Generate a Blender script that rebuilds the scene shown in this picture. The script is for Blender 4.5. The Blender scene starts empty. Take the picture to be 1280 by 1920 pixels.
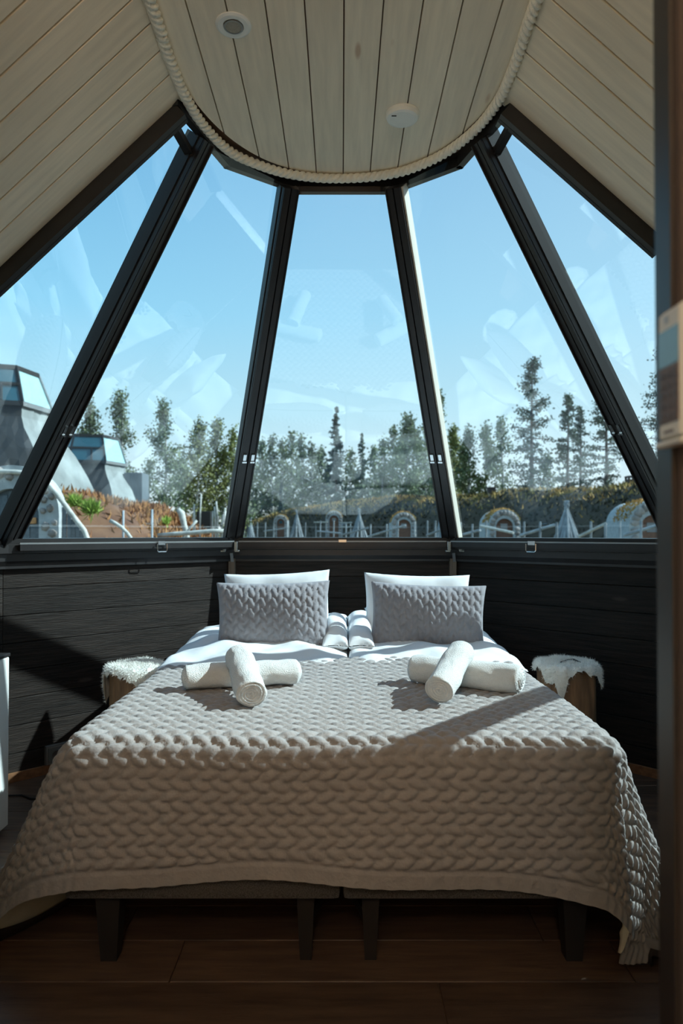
import bpy, bmesh, math, random
import numpy as np
from mathutils import Vector, Matrix, Euler, noise as mnoise

random.seed(7)
rng = np.random.default_rng(11)
S = bpy.context.scene
COL = S.collection
PI = math.pi
F = 1290.0          # focal length in pixels of the 1280x1920 frame
EYE = 1.25          # camera height
HZ = 1000.0         # horizon row

# ------------------------------------------------------------------ camera
cd = bpy.data.cameras.new('camera')
cam = bpy.data.objects.new('camera', cd)
COL.objects.link(cam)
S.camera = cam
cd.sensor_fit = 'VERTICAL'
cd.sensor_height = 36.0
cd.sensor_width = 24.0
cd.lens = F / 1920 * 36
PITCH = math.radians(0.8)
cam.location = (0, 0, EYE)
cam.rotation_euler = (PI / 2 + PITCH, 0, 0)
cd.shift_y = (40 - F * math.tan(PITCH)) / 1920
cd.clip_start = 0.02
cd.clip_end = 600
cd.dof.use_dof = True
cd.dof.focus_distance = 2.7
cd.dof.aperture_fstop = 3.2

# ------------------------------------------------------------------ sky, sun, exposure
SUN = Vector((1.30, 0.09, 1.0))
W = bpy.data.worlds.new('world')
S.world = W
W.use_nodes = True
nt = W.node_tree
nt.nodes.clear()
wo = nt.nodes.new('ShaderNodeOutputWorld')
bg = nt.nodes.new('ShaderNodeBackground')
tc = nt.nodes.new('ShaderNodeTexCoord')
sep = nt.nodes.new('ShaderNodeSeparateXYZ')
rp = nt.nodes.new('ShaderNodeValToRGB')
nt.links.new(tc.outputs['Generated'], sep.inputs[0])
nt.links.new(sep.outputs['Z'], rp.inputs[0])
cr = rp.color_ramp
cr.elements[0].position = 0.0
cr.elements[0].color = (0.86, 0.94, 0.95, 1)
cr.elements[1].position = 1.0
cr.elements[1].color = (0.06, 0.25, 0.52, 1)
for p, c in ((0.07, (0.68, 0.86, 0.92)), (0.17, (0.45, 0.75, 0.88)), (0.30, (0.26, 0.63, 0.88)), (0.46, (0.13, 0.45, 0.75))):
    e = cr.elements.new(p)
    e.color = (*c, 1)
# soft whitening of the sky toward the sun's side
dp = nt.nodes.new('ShaderNodeVectorMath'); dp.operation = 'DOT_PRODUCT'
dp.inputs[1].default_value = SUN.normalized()
nt.links.new(tc.outputs['Generated'], dp.inputs[0])
mr = nt.nodes.new('ShaderNodeMapRange')
mr.inputs['From Min'].default_value = -0.2; mr.inputs['From Max'].default_value = 1.0
mr.inputs['To Min'].default_value = 0.0; mr.inputs['To Max'].default_value = 0.45
nt.links.new(dp.outputs['Value'], mr.inputs['Value'])
mx = nt.nodes.new('ShaderNodeMixRGB')
mx.inputs[2].default_value = (0.80, 0.92, 0.97, 1)
nt.links.new(mr.outputs[0], mx.inputs[0])
nt.links.new(rp.outputs[0], mx.inputs[1])
nt.links.new(mx.outputs[0], bg.inputs[0])
bg.inputs[1].default_value = 0.9
nt.links.new(bg.outputs[0], wo.inputs[0])

sd = bpy.data.lights.new('sun', 'SUN')
sd.energy = 5.7
sd.angle = math.radians(0.6)
sd.color = (0.82, 0.98, 1.0)
sun = bpy.data.objects.new('sun', sd)
COL.objects.link(sun)
sun.rotation_euler = SUN.to_track_quat('Z', 'Y').to_euler()

S.view_settings.view_transform = 'Standard'
S.view_settings.look = 'None'
S.view_settings.gamma = 1.0
S.view_settings.use_curve_mapping = False
S.view_settings.exposure = 0.4
# warm fill light added unseen behind the camera to lift the dark interior
ld = bpy.data.lights.new('added_fill_lamp', 'POINT')
ld.energy = 23.0
ld.color = (1.0, 0.90, 0.80)
ld.shadow_soft_size = 0.12
lamp = bpy.data.objects.new('added_fill_lamp', ld)
COL.objects.link(lamp)
lamp.location = (-0.10, -0.85, 2.35)
S.cycles.max_bounces = 10
S.cycles.diffuse_bounces = 5
S.cycles.transparent_max_bounces = 16
S.cycles.caustics_reflective = False
S.cycles.caustics_refractive = False
S.cycles.use_denoising = True
S.cycles.sample_clamp_indirect = 4.0


def PX(x, y, D):
    """point at depth D that stands at pixel (x, y)"""
    return Vector(((x - 640) / F * D, D, EYE - (y - HZ) / F * D))


# ------------------------------------------------------------------ materials
def lin(c):
    return tuple(((v / 255) / 12.92 if v / 255 <= 0.04045 else ((v / 255 + 0.055) / 1.055) ** 2.4) for v in c)


MATS = {}


def mat(name, col, rough=0.6, metal=0.0, var=0.0, vscale=8.0, stretch=(1, 1, 1), col2=None, bump=0.0, bscale=60.0,
        detail=4.0, spec=0.5, objvar=0.0, sheen=0.0, voro=False, bstretch=None, coat=0.0):
    m = bpy.data.materials.new(name)
    m.use_nodes = True
    n = m.node_tree
    b = n.nodes['Principled BSDF']
    b.inputs['Roughness'].default_value = rough
    b.inputs['Metallic'].default_value = metal
    b.inputs['Specular IOR Level'].default_value = spec
    if sheen:
        b.inputs['Sheen Weight'].default_value = sheen
    if coat:
        b.inputs['Coat Weight'].default_value = coat
    b.inputs['Base Color'].default_value = (*col, 1)
    tcn = n.nodes.new('ShaderNodeTexCoord')
    last = None
    if var or col2:
        mp = n.nodes.new('ShaderNodeMapping')
        mp.inputs['Scale'].default_value = stretch
        n.links.new(tcn.outputs['Object'], mp.inputs[0])
        if objvar:
            oi = n.nodes.new('ShaderNodeObjectInfo')
            ml = n.nodes.new('ShaderNodeMath'); ml.operation = 'MULTIPLY'; ml.inputs[1].default_value = 37.0
            n.links.new(oi.outputs['Random'], ml.inputs[0])
            cb = n.nodes.new('ShaderNodeCombineXYZ')
            for i in range(3):
                n.links.new(ml.outputs[0], cb.inputs[i])
            n.links.new(cb.outputs[0], mp.inputs['Location'])
        nz = n.nodes.new('ShaderNodeTexNoise')
        nz.inputs['Scale'].default_value = vscale
        nz.inputs['Detail'].default_value = detail
        n.links.new(mp.outputs[0], nz.inputs['Vector'])
        rmp = n.nodes.new('ShaderNodeValToRGB')
        rmp.color_ramp.elements[0].position = 0.32
        rmp.color_ramp.elements[1].position = 0.68
        c2 = col2 if col2 else tuple(min(1, c * (1 + var)) for c in col)
        c1 = col if col2 else tuple(c * (1 - var) for c in col)
        rmp.color_ramp.elements[0].color = (*c1, 1)
        rmp.color_ramp.elements[1].color = (*c2, 1)
        n.links.new(nz.outputs['Fac'], rmp.inputs[0])
        last = rmp.outputs[0]
        if objvar:
            mg = n.nodes.new('ShaderNodeMapRange')
            mg.inputs['To Min'].default_value = 1 - objvar
            mg.inputs['To Max'].default_value = 1 + objvar
            n.links.new(oi.outputs['Random'], mg.inputs['Value'])
            vm = n.nodes.new('ShaderNodeVectorMath'); vm.operation = 'SCALE'
            n.links.new(last, vm.inputs[0])
            n.links.new(mg.outputs[0], vm.inputs['Scale'])
            last = vm.outputs[0]
        n.links.new(last, b.inputs['Base Color'])
    if bump:
        nb = n.nodes.new('ShaderNodeTexVoronoi' if voro else 'ShaderNodeTexNoise')
        nb.inputs['Scale'].default_value = bscale
        mp2 = n.nodes.new('ShaderNodeMapping')
        mp2.inputs['Scale'].default_value = bstretch or stretch
        n.links.new(tcn.outputs['Object'], mp2.inputs[0])
        n.links.new(mp2.outputs[0], nb.inputs['Vector'])
        bp = n.nodes.new('ShaderNodeBump')
        bp.inputs['Strength'].default_value = bump
        bp.inputs['Distance'].default_value = 0.01
        n.links.new(nb.outputs[0], bp.inputs['Height'])
        n.links.new(bp.outputs[0], b.inputs['Normal'])
    MATS[name] = m
    return m


def add_knots(m, col, scale=(2.2, 9, 9), radius=0.10):
    """dark oval knots in planks (local x runs along the plank)"""
    n = m.node_tree
    b = n.nodes['Principled BSDF']
    src = b.inputs['Base Color'].links[0].from_socket
    tcn = n.nodes.new('ShaderNodeTexCoord')
    oi = n.nodes.new('ShaderNodeObjectInfo')
    ml = n.nodes.new('ShaderNodeMath'); ml.operation = 'MULTIPLY'; ml.inputs[1].default_value = 51.0
    n.links.new(oi.outputs['Random'], ml.inputs[0])
    cb = n.nodes.new('ShaderNodeCombineXYZ')
    n.links.new(ml.outputs[0], cb.inputs[0]); n.links.new(ml.outputs[0], cb.inputs[1])
    mp = n.nodes.new('ShaderNodeMapping'); mp.inputs['Scale'].default_value = scale
    n.links.new(tcn.outputs['Object'], mp.inputs[0]); n.links.new(cb.outputs[0], mp.inputs['Location'])
    v = n.nodes.new('ShaderNodeTexVoronoi'); v.inputs['Scale'].default_value = 1.0
    n.links.new(mp.outputs[0], v.inputs['Vector'])
    r = n.nodes.new('ShaderNodeMapRange')
    r.inputs['From Min'].default_value = radius * 0.5; r.inputs['From Max'].default_value = radius
    r.inputs['To Min'].default_value = 0.7; r.inputs['To Max'].default_value = 0.0
    n.links.new(v.outputs['Distance'], r.inputs['Value'])
    mxx = n.nodes.new('ShaderNodeMixRGB'); mxx.inputs[2].default_value = (*col, 1)
    n.links.new(r.outputs[0], mxx.inputs[0]); n.links.new(src, mxx.inputs[1])
    n.links.new(mxx.outputs[0], b.inputs['Base Color'])


M_ceil = mat('pale_wood', (0.86, 0.76, 0.60), 0.55, var=0.07, vscale=3, stretch=(1.2, 14, 14), objvar=0.05, bump=0.08, bscale=30)
add_knots(M_ceil, (0.50, 0.30, 0.18), (2.0, 7.5, 7.5), 0.10)
M_groove = mat('groove_wood', (0.22, 0.13, 0.08), 0.8, var=0.1)
M_dark = mat('dark_stained_wood', (0.019, 0.0140, 0.0112), 0.6, var=0.45, vscale=4, stretch=(1, 18, 18), objvar=0.25, bump=0.35, bscale=14, spec=0.22)
add_knots(M_dark, (0.055, 0.042, 0.034), (2.0, 7.0, 7.0), 0.10)
M_floor = mat('oak_laminate', (0.12, 0.075, 0.05), 0.42, col2=(0.062, 0.04, 0.03), vscale=5, stretch=(1, 9, 9), objvar=0.22, bump=0.1, bscale=20, spec=0.4)
M_black = mat('black_metal', (0.018, 0.016, 0.016), 0.38, var=0.15, vscale=20, spec=0.5)
M_blackedge = mat('black_profile', (0.012, 0.011, 0.011), 0.5, var=0.1)
M_grey = mat('grey_aluminium', (0.30, 0.31, 0.31), 0.4, 0.6, var=0.05)
M_chrome = mat('chrome', (0.75, 0.76, 0.76), 0.22, 1.0, var=0.03)
M_white = mat('white_plastic', (0.85, 0.86, 0.82), 0.4, var=0.03)
M_remote = mat('remote_plastic', (0.46, 0.50, 0.50), 0.4, var=0.03)
M_enamel = mat('white_enamel', (0.78, 0.80, 0.78), 0.25, var=0.02)
M_trimwood = mat('grey_brown_trim', (0.15, 0.115, 0.085), 0.6, var=0.3, vscale=5, stretch=(14, 14, 1))
M_base = mat('brown_baseboard', (0.22, 0.105, 0.05), 0.5, var=0.25, vscale=4, stretch=(1, 12, 12))
M_log = mat('honey_log', (0.40, 0.20, 0.075), 0.5, var=0.3, vscale=3, stretch=(8, 1, 8), objvar=0.1)
M_rope = mat('cotton_rope', (0.92, 0.88, 0.76), 0.85, var=0.08, vscale=60, bump=0.3, bscale=220)
M_quilt = mat('quilted_taupe', (0.335, 0.315, 0.305), 0.9, var=0.05, vscale=30, bump=0.25, bscale=90, sheen=0.2, spec=0.2)
M_cush = mat('quilted_grey', (0.285, 0.28, 0.30), 0.9, var=0.05, vscale=30, bump=0.2, bscale=120, sheen=0.2, spec=0.2)
M_lining = mat('cream_lining', (0.62, 0.60, 0.50), 0.9, var=0.06, vscale=9)
M_binding = mat('dark_binding', (0.06, 0.045, 0.038), 0.9, var=0.1)
M_linen = mat('white_linen', (0.80, 0.82, 0.83), 0.85, var=0.02, vscale=6, bump=0.15, bscale=18, spec=0.2)
M_terry = mat('white_terry', (0.80, 0.81, 0.79), 0.95, var=0.03, vscale=60, bump=0.7, bscale=330, sheen=0.3, spec=0.1)
M_weave = mat('charcoal_weave', (0.055, 0.05, 0.047), 0.95, col2=(0.14, 0.13, 0.12), vscale=330, detail=1.0, bump=0.5, bscale=400, spec=0.1)
M_leg = mat('black_leg', (0.012, 0.010, 0.009), 0.6, var=0.2)
M_bark = mat('stump_wood', (0.30, 0.17, 0.085), 0.7, col2=(0.15, 0.085, 0.045), vscale=9, stretch=(4, 4, 0.7), bump=0.5, bscale=12)
M_fur = mat('white_fur', (0.84, 0.84, 0.80), 0.95, var=0.04, vscale=20, spec=0.1)
M_cord = mat('black_rubber', (0.012, 0.011, 0.010), 0.5, var=0.1)
M_screen = mat('lcd_screen', (0.12, 0.24, 0.34), 0.12, var=0.05)
M_keys = mat('brown_keys', (0.10, 0.07, 0.06), 0.5, var=0.1)

M_glass = bpy.data.materials.new('window_glass')
M_glass.use_nodes = True
n = M_glass.node_tree
n.nodes.clear()
o_ = n.nodes.new('ShaderNodeOutputMaterial')
mixs = n.nodes.new('ShaderNodeMixShader')
tr = n.nodes.new('ShaderNodeBsdfTransparent'); tr.inputs[0].default_value = (0.93, 0.97, 0.98, 1)
gl = n.nodes.new('ShaderNodeBsdfGlossy'); gl.inputs['Roughness'].default_value = 0.015
gl.inputs['Color'].default_value = (0.93, 0.98, 1, 1)
lw = n.nodes.new('ShaderNodeLayerWeight'); lw.inputs[0].default_value = 0.5
pw = n.nodes.new('ShaderNodeMath'); pw.operation = 'POWER'; pw.inputs[1].default_value = 5
ma = n.nodes.new('ShaderNodeMath'); ma.operation = 'MULTIPLY_ADD'; ma.inputs[1].default_value = 0.82; ma.inputs[2].default_value = 0.11
n.links.new(lw.outputs['Facing'], pw.inputs[0]); n.links.new(pw.outputs[0], ma.inputs[0])
n.links.new(ma.outputs[0], mixs.inputs[0]); n.links.new(tr.outputs[0], mixs.inputs[1]); n.links.new(gl.outputs[0], mixs.inputs[2])
n.links.new(mixs.outputs[0], o_.inputs[0])
# the far cabins' glazing: tinted panes; a paler copy paints the sky reflection on sun-facing ones
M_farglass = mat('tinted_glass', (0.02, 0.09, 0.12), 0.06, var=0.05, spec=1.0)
M_litglass = mat('lit_pale_glass', (0.35, 0.55, 0.58), 0.08, var=0.05, spec=0.9)

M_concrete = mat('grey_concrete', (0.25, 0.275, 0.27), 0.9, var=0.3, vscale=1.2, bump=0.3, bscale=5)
M_stone = mat('field_stone', (0.30, 0.27, 0.25), 0.85, var=0.35, vscale=3, objvar=0.45, bump=0.3, bscale=9)
M_mortar = mat('pale_mortar', (0.42, 0.45, 0.46), 0.9, var=0.15, vscale=6)
M_slate = mat('grey_blue_boards', (0.095, 0.12, 0.14), 0.7, var=0.2, vscale=4, stretch=(8, 8, 1), objvar=0.15)
M_plate = mat('orange_sign', (0.55, 0.26, 0.10), 0.6, var=0.2, vscale=20)
M_driftwood = mat('bleached_wood', (0.50, 0.50, 0.46), 0.8, var=0.25, vscale=8)
M_greypole = mat('weathered_pole', (0.30, 0.33, 0.35), 0.85, var=0.3, vscale=3, objvar=0.2)
M_doorwood = mat('brown_door', (0.16, 0.075, 0.045), 0.6, var=0.2, objvar=0.15)
M_turf = mat('turf_soil', (0.05, 0.038, 0.025), 0.95, col2=(0.08, 0.06, 0.035), vscale=0.9, detail=6)
M_turfred = mat('heather_soil', (0.12, 0.055, 0.03), 0.95, col2=(0.20, 0.10, 0.05), vscale=2.0, detail=6)
M_tuftred = mat('rust_heather', (0.28, 0.11, 0.05), 0.9, col2=(0.42, 0.22, 0.07), vscale=2.2, detail=5)
M_tuft = mat('autumn_grass', (0.55, 0.30, 0.09), 0.9, col2=(0.30, 0.26, 0.08), vscale=0.5, detail=5)
M_fern = mat('bright_fern', (0.26, 0.38, 0.06), 0.8, var=0.3, vscale=4)
M_ground = mat('sandy_ground', (0.16, 0.14, 0.10), 0.95, var=0.3, vscale=0.6)
M_birch = mat('birch_leaves', (0.16, 0.19, 0.075), 0.8, col2=(0.09, 0.13, 0.065), vscale=0.6, objvar=0.25)
M_birchyellow = mat('yellow_birch_leaves', (0.26, 0.26, 0.08), 0.8, col2=(0.14, 0.17, 0.06), vscale=0.6, objvar=0.2)  # yellower foliage of some birches
M_pine = mat('pine_needles', (0.055, 0.085, 0.06), 0.85, col2=(0.09, 0.12, 0.07), vscale=0.8, objvar=0.2)
M_spruce = mat('spruce_needles', (0.035, 0.06, 0.05), 0.85, col2=(0.055, 0.085, 0.06), vscale=0.8)
M_birchbark = mat('birch_bark', (0.55, 0.55, 0.52), 0.8, col2=(0.2, 0.19, 0.18), vscale=2.5, stretch=(1, 1, 4))
M_pinebark = mat('pine_bark', (0.10, 0.07, 0.055), 0.9, var=0.3, vscale=4)
M_brick = mat('chimney_brick', (0.065, 0.05, 0.045), 0.9, var=0.3, vscale=3)


# ------------------------------------------------------------------ object helpers
def link(o, parent=None):
    COL.objects.link(o)
    if parent is not None:
        o.parent = parent
    return o


def tag(o, label=None, cat=None, group=None, kind=None):
    if label: o['label'] = label
    if cat: o['category'] = cat
    if group: o['group'] = group
    if kind: o['kind'] = kind
    return o


def empty(name, loc=(0, 0, 0)):
    o = bpy.data.objects.new(name, None)
    o.empty_display_size = 0.1
    o.location = loc
    return link(o)


def thing(name, label, cat, loc=(0, 0, 0), group=None):
    return tag(empty(name, loc), label, cat, group)


def mesh(name, verts, faces, m, parent=None, smooth=False, world=True):
    """one mesh object; verts in world space (parents carry no rotation, only location)"""
    me = bpy.data.meshes.new(name)
    if isinstance(verts, np.ndarray): verts = verts.tolist()
    if isinstance(faces, np.ndarray): faces = faces.tolist()
    me.from_pydata([tuple(v) for v in verts], [], faces)
    if smooth:
        me.polygons.foreach_set('use_smooth', [True] * len(me.polygons))
    if isinstance(m, (list, tuple)):
        for q in m: me.materials.append(q)
    else:
        me.materials.append(m)
    o = bpy.data.objects.new(name, me)
    link(o, parent)
    if parent is not None and world:
        root = parent
        off = Vector((0, 0, 0))
        while root is not None:
            off += root.location
            root = root.parent
        me.transform(Matrix.Translation(-off))
    me.update()
    return o


class MB:
    """collects pieces of geometry for one mesh object"""
    def __init__(self):
        self.v = []; self.f = []; self.mi = []

    def add(self, v, f, mi=0):
        k = len(self.v)
        self.v += [tuple(p) for p in v]
        self.f += [tuple(i + k for i in q) for q in f]
        self.mi += [mi] * len(f)
        return self

    def box(self, lo, hi, c=0.0, mi=0):
        v, f = boxgeo(lo, hi, c)
        return self.add(v, f, mi)

    def bar(self, A, B, w, d, side=None, w2=None, d2=None, mi=0, off=(0, 0)):
        """rectangular bar from A to B; width w along 'side', depth d along the third axis"""
        A = Vector(A); B = Vector(B)
        t = (B - A).normalized()
        s = Vector(side) if side is not None else (Vector((0, 0, 1)) if abs(t.z) < 0.9 else Vector((1, 0, 0)))
        s = (s - t * s.dot(t)).normalized()
        q = t.cross(s).normalized()
        w2 = w if w2 is None else w2
        d2 = d if d2 is None else d2
        vs = []
        for P, ww, dd in ((A, w, d), (B, w2, d2)):
            P = P + s * off[0] + q * off[1]
            vs += [P - s * ww / 2 - q * dd / 2, P + s * ww / 2 - q * dd / 2, P + s * ww / 2 + q * dd / 2, P - s * ww / 2 + q * dd / 2]
        return self.add(vs, [(3, 2, 1, 0), (4, 5, 6, 7), (0, 1, 5, 4), (1, 2, 6, 5), (2, 3, 7, 6), (3, 0, 4, 7)], mi)

    def tube(self, pts, r, n=8, cap=True, mi=0):
        pts = [Vector(p) for p in pts]
        rs = r if isinstance(r, (list, tuple)) else [r] * len(pts)
        v = []; f = []
        prev = None
        for i, p in enumerate(pts):
            t = (pts[min(i + 1, len(pts) - 1)] - pts[max(i - 1, 0)]).normalized()
            if prev is None:
                a = Vector((0, 0, 1)) if abs(t.z) < 0.9 else Vector((1, 0, 0))
            else:
                a = prev
            a = (a - t * a.dot(t)).normalized()
            prev = a
            b = t.cross(a)
            for k in range(n):
                an = 2 * PI * k / n
                v.append(p + (a * math.cos(an) + b * math.sin(an)) * rs[i])
        for i in range(len(pts) - 1):
            for k in range(n):
                f.append((i * n + k, i * n + (k + 1) % n, (i + 1) * n + (k + 1) % n, (i + 1) * n + k))
        if cap:
            f.append(tuple(range(n - 1, -1, -1)))
            f.append(tuple((len(pts) - 1) * n + k for k in range(n)))
        return self.add(v, f, mi)

    def lathe(self, prof, n=24, center=(0, 0, 0), mi=0, axis='z'):
        """prof: list of (radius, height)"""
        v = []; f = []
        for r, h in prof:
            for k in range(n):
                a = 2 * PI * k / n
                v.append((center[0] + r * math.cos(a), center[1] + r * math.sin(a), center[2] + h))
        for i in range(len(prof) - 1):
            for k in range(n):
                f.append((i * n + k, i * n + (k + 1) % n, (i + 1) * n + (k + 1) % n, (i + 1) * n + k))
        f.append(tuple(range(n - 1, -1, -1)))
        f.append(tuple((len(prof) - 1) * n + k for k in range(n)))
        return self.add(v, f, mi)

    def prism(self, poly, h, axis=Vector((0, 0, 1)), mi=0):
        """extrude a polygon (3D points) by vector axis*h"""
        k = len(poly)
        ax = Vector(axis) * h
        v = [Vector(p) for p in poly] + [Vector(p) + ax for p in poly]
        f = [tuple(range(k - 1, -1, -1)), tuple(range(k, 2 * k))]
        f += [(i, (i + 1) % k, k + (i + 1) % k, k + i) for i in range(k)]
        return self.add(v, f, mi)

    def obj(self, name, m, parent=None, smooth=False, fix=True):
        o = mesh(name, self.v, self.f, m, parent, smooth)
        if isinstance(m, (list, tuple)):
            o.data.polygons.foreach_set('material_index', self.mi)
        if fix:
            bm = bmesh.new(); bm.from_mesh(o.data)
            bmesh.ops.recalc_face_normals(bm, faces=bm.faces)
            bm.to_mesh(o.data); bm.free()
        return o


def boxgeo(lo, hi, c=0.0):
    x0, y0, z0 = lo; x1, y1, z1 = hi
    if c <= 0:
        v = [(x0, y0, z0), (x1, y0, z0), (x1, y1, z0), (x0, y1, z0), (x0, y0, z1), (x1, y0, z1), (x1, y1, z1), (x0, y1, z1)]
        return v, [(3, 2, 1, 0), (4, 5, 6, 7), (0, 1, 5, 4), (1, 2, 6, 5), (2, 3, 7, 6), (3, 0, 4, 7)]
    bm = bmesh.new()
    bmesh.ops.create_cube(bm, size=1)
    for p in bm.verts:
        p.co = Vector(((p.co.x + .5) * (x1 - x0) + x0, (p.co.y + .5) * (y1 - y0) + y0, (p.co.z + .5) * (z1 - z0) + z0))
    bmesh.ops.bevel(bm, geom=list(bm.edges), offset=c, segments=2 if c > 0.008 else 1, affect='EDGES', profile=0.7)
    bm.verts.index_update()
    v = [tuple(p.co) for p in bm.verts]; f = [tuple(q.index for q in g.verts) for g in bm.faces]
    bm.free()
    return v, f


_plank_cache = {}


def plank(name, parent, centre, ex, ey, ez, L, Wd, T, m, c=0.003):
    """board of length L along ex, width along ey, thickness along ez; mesh shared between alike boards"""
    key = (round(L, 3), round(Wd, 3), round(T, 3), m.name, c)
    if key not in _plank_cache:
        v, f = boxgeo((-L / 2, -Wd / 2, -T / 2), (L / 2, Wd / 2, T / 2), c)
        me = bpy.data.meshes.new(name)
        me.from_pydata(v, [], f)
        me.materials.append(m)
        _plank_cache[key] = me
    o = bpy.data.objects.new(name, _plank_cache[key])
    link(o, parent)
    R = Matrix((Vector(ex).normalized(), Vector(ey).normalized(), Vector(ez).normalized())).transposed()
    o.matrix_basis = Matrix.Translation(Vector(centre) - (parent.location if parent else Vector())) @ R.to_4x4()
    return o


def structure(name, label, loc=(0, 0, 0)):
    o = empty(name, loc)
    return tag(o, label, kind='structure')


def grid_faces(nu, nv, flip=False):
    i = np.arange(nu - 1)[:, None] * nv + np.arange(nv - 1)[None, :]
    q = np.stack([i, i + nv, i + nv + 1, i + 1], -1).reshape(-1, 4)
    return q[:, ::-1] if flip else q


# ------------------------------------------------------------------ room geometry
ZS = 1.22                                   # bottom of the glass
CB = {-2: Vector((-1.69, 3.44, ZS)), -1: Vector((-0.70, 4.43, ZS)), 1: Vector((0.712, 4.43, ZS)), 2: Vector((1.70, 3.44, ZS))}
CT = {-2: Vector((-0.593, 2.83, 2.87)), -1: Vector((-0.245, 3.19, 2.87)), 1: Vector((0.252, 3.19, 2.87)), 2: Vector((0.603, 2.83, 2.87))}
ZC = 2.92                                   # flat ceiling
SL, SR = 0.945, 0.895                       # slopes of the two pitched ceilings
XL, XR = -0.60, 0.61                        # where they meet the flat ceiling
YB = 2.62                                   # plane in which they end
ZW = 2.87
BL3 = Vector((-2.3, YB, ZS))
BR3 = Vector((1.70, 2.79, ZS))
PR = Vector((1.24, YB, ZC - SR * (1.24 - XR)))    # where the right pitched ceiling ends (behind the door jamb)

# floor
fl = structure('floor', 'brown oak laminate floor of wide boards under the bed')
MB().box((-3.2, -1.6, -0.12), (3.2, 4.7, -0.012)).obj('subfloor', M_groove, fl)
row = 0
y = -0.02
Wd = 0.196
yy = 1.935 - 11 * Wd
while yy < 4.3:
    off = [0.27, -0.48, 0.62, -0.1, 0.45][row % 5]
    x0 = -2.6 + off
    while x0 < 2.4:
        L = 1.3
        if -2.3 < x0 + L / 2 < 2.3:
            plank('floor_plank', fl, (x0 + L / 2, yy + Wd / 2, -0.006), (1, 0, 0), (0, 1, 0), (0, 0, 1), L - 0.003, Wd - 0.003, 0.012, M_floor, 0.0015)
        x0 += L
    yy += Wd
    row += 1


# timber walls under the glass
def timber_wall(name, label, A, B, z0, z1, wd=0.139, L=None, m=M_dark, seed=0):
    A = Vector((A[0], A[1], 0)); B = Vector((B[0], B[1], 0))
    t = (B - A).normalized()
    nrm = Vector((-t.y, t.x, 0))
    if nrm.dot(Vector((0, 2.6, 0)) - A) < 0: nrm = -nrm
    ln = (B - A).length
    w = structure(name, label)
    mid = (A + B) / 2 - nrm * 0.075
    mb = MB()
    mb.bar(A - nrm * 0.08 + Vector((0, 0, (z0 + z1) / 2)), B - nrm * 0.08 + Vector((0, 0, (z0 + z1) / 2)), z1 - z0, 0.10)
    mb.obj('backing', M_groove, w)
    z = z0
    while z < z1 - 0.02:
        h = min(wd, z1 - z)
        plank('wall_plank', w, (A + B) / 2 - nrm * 0.011 + Vector((0, 0, z + h / 2)), t, (0, 0, 1), t.cross(Vector((0, 0, 1))), ln, h - 0.0025, 0.022, m, 0.002)
        z += wd
    return w


timber_wall('wall_back', 'dark stained plank wall behind the bed head below the middle window', (-0.70, 4.43), (0.712, 4.43), 0, 1.10)
timber_wall('wall_left', 'dark stained plank wall left of the bed below the left window', (-1.69, 3.44), (-0.70, 4.43), 0, 1.10)
timber_wall('wall_right', 'dark stained plank wall right of the bed below the right window', (0.712, 4.43), (1.70, 3.44), 0, 1.10)
timber_wall('wall_far_left', 'dark plank wall at the left end outside the frame', (-2.3, 2.62), (-1.69, 3.44), 0, 1.10)
timber_wall('wall_far_right', 'dark plank wall on the right side behind the door jamb', (1.70, 3.44), (1.70, 2.79), 0, 1.10)
timber_wall('wall_low_right', 'low plank wall under the added side glazing behind the door jamb', (1.70, 2.79), (1.70, 2.02), 0, 0.79)  # height set so sun reaches the bed's side but not the floor
timber_wall('wall_side_left', 'plank wall on the left side outside the frame', (-2.3, 0.79), (-2.3, 2.62), 0, 1.30)
# entrance side
wr2 = structure('wall_kitchen', 'unseen plank wall nearer the entrance, end shaped to cut the sun')
MB().box((1.72, 0.79, 0), (1.80, 2.02, 1.25)).prism([(1.80, 2.02, 1.22), (1.80, 0.79, 1.22), (1.24, 0.79, 2.50), (1.24, 2.11, 2.50)], 0.06, Vector((1, 0, 0))).obj('boards', M_dark, wr2)  # slanted upper end shaped to keep a sun streak off the floor
wf = structure('wall_front', 'plank wall on the entrance side behind the camera')
MB().box((-2.4, 0.66, 0), (-0.56, 0.79, 3.0)).box((0.42, 0.66, 0), (1.85, 0.79, 3.0)).obj('boards', M_ceil, wf)
ve = structure('wall_entrance', 'log walls of the narrow entrance passage')
MB().box((-0.66, -1.55, 0), (-0.56, 0.66, 2.95)).box((-0.66, -1.65, 0), (0.5, -1.55, 2.95)).box((0.42, -1.55, 0), (0.5, 0.66, 2.95)).box((-0.66, -1.65, 2.92), (0.5, 0.80, 3.02)).obj('boards', M_ceil, ve)

# corner trims and baseboards
for i, (s, nm) in enumerate(((-1, 'left'), (1, 'right'))):
    c = CB[s]
    o = MB().box((c.x - 0.021, c.y - 0.045, 0.0), (c.x + 0.021, c.y - 0.004, 1.09), 0.003).obj('trim_%d' % (i + 1), M_trimwood)
    tag(o, 'grey brown wooden corner strip %s of the pillows below the window sill' % nm, kind='structure')


def base_run(name, label, A, B):
    A = Vector((*A, 0)); B = Vector((*B, 0))
    t = (B - A).normalized(); nrm = Vector((-t.y, t.x, 0))
    if nrm.dot(Vector((0, 2.6, 0)) - A) < 0: nrm = -nrm
    o = MB().bar(A + nrm * 0.008 + Vector((0, 0, 0.024)), B + nrm * 0.008 + Vector((0, 0, 0.024)), 0.046, 0.014).obj(name, M_base)
    tag(o, label, kind='structure')


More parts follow.
